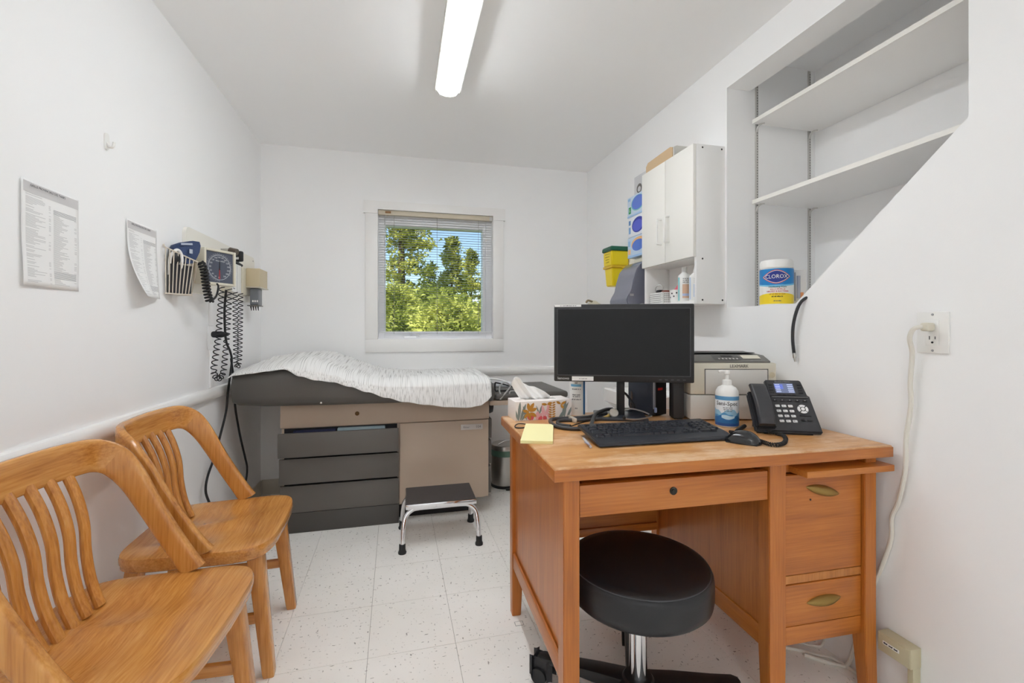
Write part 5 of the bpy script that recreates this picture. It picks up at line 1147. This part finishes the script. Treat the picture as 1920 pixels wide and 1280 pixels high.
# wire basket with cuff
bsr=root('wire_basket','cream wire basket on the left wall holding the cuff','basket',(-.9,2.13,1.28))
M_wire=mat('cream_wire',(214,204,190),.4)
S0=Vector((-.918,2.084,0)); DRv=Vector((.497,.868,0)); INv=Vector((-.868,.497,0))
def bpt(s,z,i=0): return S0+DRv*s+INv*i+Vector((0,0,z))
bm=bm_new(); NB=9
for k in range(NB):
    f=k/(NB-1); zt=1.466-.040*f; sb_=.012+.108*f
    tube(bm,[bpt(.135*f,zt,0),bpt(sb_,1.283,.015)],.0022,7)
obj('bars',bm,M_wire,bsr,world=bsr)
bm=bm_new()
for k in range(4):
    f=k/3; tube(bm,[bpt(.135,1.426,.03*k+.0),bpt(.120,1.283,.015+.02*k)],.0022,7)
obj('end_bars',bm,M_wire,bsr,world=bsr)
obj('rim',tube(bm_new(),[bpt(-.002,1.467),bpt(.0675,1.446),bpt(.136,1.426),bpt(.136,1.428,.10)],.003,8),M_wire,bsr,world=bsr); obj('bottom_rail',tube(bm_new(),[bpt(.008,1.282,.015),bpt(.122,1.283,.015),bpt(.118,1.283,.09)],.003,8),M_wire,bsr,world=bsr)
obj('floor_wires',prism(bm_new(),[(.01,.015),(.12,.015),(.118,.085),(.05,.04)],lambda u,v,w:bpt(u,w,v),1.280,1.283),M_wire,bsr,world=bsr)
obj('hanger',tube(bm_new(),[bpt(-.004,1.467),(-.931,2.10,1.480),(-.9325,2.108,1.470)],.003,8),M_wire,bsr,world=bsr)
cf=root('blood_pressure_cuff','navy blue blood pressure cuff standing in the wire basket','cuff',(-.86,2.16,1.30))
def bc(s,z,i): return bpt(s,z,i)
out=[(.052,1.440),(.040,1.468),(.046,1.484),(.075,1.500),(.118,1.514),(.150,1.516),(.156,1.500),(.150,1.470),(.134,1.440),(.120,1.418),(.095,1.412),(.07,1.42)]
bm=bm_new(); rg=[]
for i_,sc in ((.012,.97),(.016,1),(.034,1),(.038,.97)):
    c_=(.10,1.465); rg.append([bm.verts.new(bc(c_[0]+(s-c_[0])*sc,c_[1]+(z_-c_[1])*sc,i_-.012*math.sin((s-.04)*22))) for s,z_ in out])
for a,b in zip(rg,rg[1:]):
    for k in range(len(a)): bm.faces.new((a[k],a[(k+1)%len(a)],b[(k+1)%len(a)],b[k]))
bm.faces.new(list(reversed(rg[0]))); bm.faces.new(rg[-1])
obj('cuff_panel',bm,mat('navy_nylon',(48,66,104),.6,bump=(200,.2)),cf,world=cf,ang=50)
for s,z_,w,h,tl in ((.085,1.494,.05,.008,-.16),(.103,1.466,.014,.018,0)):
    Mx=frame(tuple(bc(s,z_,-.004)),DRv,(0,0,1))@Matrix.Rotation(tl*-1,4,'Z'); bm=B(-w/2,w/2,-h/2,h/2,-.0004,.0006); bm.transform(Mx); obj('printed_patch',bm,mat('cuff_print',(176,184,198),.6),cf,world=cf,smooth=False)
obj('white_tube',tube(bm_new(),[bc(.03,1.36,.02),bc(.028,1.43,.012),bc(.045,1.462,.004),bc(.062,1.455,.002),bc(.070,1.42,.004),bc(.072,1.37,.02)],.006,10,6),M_white,cf,world=cf)
obj('rolled_cuff',prism(bm_new(),[(.022,.008),(.045,.006),(.118,.006),(.118,.070),(.09,.055)],lambda u,v,w:bpt(u,w,v+.008*(1.41-w)/.12),1.288,1.405),mat('black_nylon',(40,38,42),.7),cf,world=cf)
obj('bulb',lathe(bm_new(),[(.0005,0),(.014,.006),(.02,.025),(.018,.05),(.008,.068),(.0005,.07)],20,c=tuple(bc(.050,1.40,.018)),cap=False),M_black,cf,world=cf)
obj('coiled_hose',tube(bm_new(),helix([(-.846,2.215,1.428),(-.838,2.232,1.40),(-.836,2.243,1.35),(-.833,2.254,1.30),(-.828,2.268,1.258)],.0125,13,12),.0050,7),M_rubber,gd,world=gd,label='thick black coiled hose between the wire basket and the dial')
obj('gauge_hose',tube(bm_new(),[(-.828,2.268,1.258),(-.815,2.300,1.285),(-.812,2.318,1.330),(-.82,2.325,1.345)],.0042,8,6),M_rubber,gd,world=gd,label='short black hose curving up under the blood pressure dial')
# instrument holder with handles and heads
ih=root('instrument_holder','cream and white instrument handle holder beside the blood pressure dial','instrument holder',(-.89,2.75,1.33))
def hp(n,bm,m,par=None,**k): return obj(n,bm,m,par or ih,world=ih,**k)
IHOLD=ih
hp('body',B(LX+.017,-.875,2.655,2.81,1.338,1.488,.004),M_offw); hp('white_front',B(-.875,-.868,2.668,2.802,1.336,1.490,.002),M_white); hp('front_groove',B(-.8682,-.8675,2.734,2.737,1.345,1.485),M_inkl,smooth=False)
bm=B(-.8682,-.8674,2.678,2.704,1.352,1.357); hp('logo',bm,M_inkm,smooth=False)
def scope(name,label,base,pts,heads):
    s_=root(name,label,'instrument',base)
    for n,p,q,r1,r2,m in heads: obj(n,cyl(bm_new(),p,q,r1,16,r2),m,s_,world=s_)
    return s_
scope('otoscope','brown-black otoscope head with silver tip above the dial',(-.87,2.62,1.49),None,[('neck',(-.868,2.64,1.470),(-.846,2.622,1.535),.010,.012,M_black),('head',(-.830,2.617,1.538),(-.866,2.626,1.545),.0165,.018,mat('otoscope_brown',(76,64,54),.4)),('speculum',(-.866,2.626,1.545),(-.912,2.638,1.553),.014,.004,M_steel)])
sc2=scope('ophthalmoscope','black ophthalmoscope head with white window beside the cream dispenser',(-.868,2.77,1.49),None,[('neck',(-.888,2.765,1.488),(-.882,2.765,1.515),.011,.009,M_black),('collar',(-.885,2.745,1.506),(-.872,2.82,1.494),.010,.008,M_dark)])
obj('head',B(-.020,.020,-.013,.013,-.029,.029,.008,3,mx=Matrix.Translation((-.868,2.772,1.538))@Matrix.Rotation(R(-30),4,'Z')),M_black,sc2,world=sc2); bm=B(-.010,.010,-.0138,-.0128,-.018,-.006,mx=Matrix.Translation((-.868,2.772,1.538))@Matrix.Rotation(R(-30),4,'Z')); obj('window',bm,M_white,sc2,world=sc2,smooth=False)
# specula dispenser
sdp=root('specula_dispenser','cream specula dispenser with grey tube nearest the room corner','dispenser',(-.87,3.08,1.28))
obj('backplate',B(LX+.017,-.905,2.955,3.16,1.34,1.50,.004),M_offw,sdp,world=sdp); obj('block',B(-.9045,-.829,3.0,3.162,1.393,1.503,.004),M_beige,sdp,world=sdp); obj('base_tray',B(-.9045,-.826,2.998,3.175,1.386,1.3925,.002),M_offw,sdp,world=sdp)
obj('tube',B(-.890,-.842,3.02,3.10,1.282,1.3855,.006,3),mat('grey_tube',(116,120,126),.35),sdp,world=sdp); obj('tube_lip',B(-.902,-.838,3.012,3.106,1.276,1.282,.002),M_prg,sdp,world=sdp)
for k in range(4): obj('speculum',cyl(bm_new(),(-.892+.013*k,3.05,1.276),(-.889+.013*k,3.05,1.250),.0045,8,.002),M_black,sdp,world=sdp)
for k in range(3): obj('print_dot',B(-.876+.012*k,-.868+.012*k,3.0188,3.0199,1.300,1.312),M_white,sdp,world=sdp,smooth=False)
# coiled instrument cords
obj('coiled_cord',tube(bm_new(),helix([(-.862,2.505,1.345),(-.862,2.490,1.25),(-.862,2.465,1.12),(-.862,2.425,1.00),(-.862,2.405,.94),(-.862,2.435,.905),(-.862,2.480,.897),(-.862,2.525,.925),(-.862,2.548,1.0),(-.862,2.575,1.12),(-.862,2.598,1.25),(-.862,2.604,1.345)],.0120,38,12),.0026,6),M_rubber,ih,world=ih,label='longer looped black coiled cord hanging below the dial')
obj('coiled_cord',tube(bm_new(),helix([(-.862,2.688,1.334),(-.862,2.692,1.20),(-.862,2.700,1.05),(-.862,2.700,.965),(-.862,2.725,.935),(-.862,2.752,.965),(-.862,2.762,1.08),(-.862,2.770,1.22),(-.862,2.772,1.334)],.0115,36,12),.0026,6),M_rubber,ih,world=ih,label='shorter looped black coiled cord below the instrument holder')
tag(obj('hand_bulb',lathe(bm_new(),[(.0005,0),(.017,.002),(.019,.01),(.018,.04),(.019,.05),(.015,.066),(.010,.072),(.0095,.090),(.0005,.091)],22,mx=Matrix.Translation((-.896,2.485,1.111))@Vector((.97,-.24,0)).to_track_quat('Z','Y').to_matrix().to_4x4()@Matrix.Scale(.84,4),cap=False),M_rubber),'short black cylinder connector clipped across the longer coiled cord','connector')
tag(obj('black_power_cord',tube(bm_new(),[(-.870,2.585,1.338),(-.882,2.60,1.25),(-.885,2.61,1.16),(-.885,2.63,1.072),(-.882,2.675,1.02),(-.882,2.700,.97),(-.885,2.689,.900),(-.888,2.660,.80),(-.890,2.644,.709),(-.900,2.60,.60),(-.905,2.535,.50),(-.905,2.455,.43),(-.905,2.43,.37),(-.905,2.46,.31),(-.905,2.52,.24),(-.90,2.60,.12),(-.89,2.68,.02),(-.85,2.75,.006)],.0055,9,8),M_rubber),'black cord falling from the wall station past the nearer chair back','cord')
tag(obj('black_power_cord',tube(bm_new(),[(-.882,2.690,.98),(-.885,2.725,.90),(-.888,2.765,.80),(-.890,2.776,.709),(-.890,2.82,.60),(-.890,2.87,.50),(-.890,2.94,.38),(-.890,2.975,.31),(-.890,2.955,.245),(-.890,2.88,.16),(-.88,2.80,.04),(-.84,2.80,.007)],.0055,9,8),M_rubber),'black cord dropping behind the exam table head end','cord')
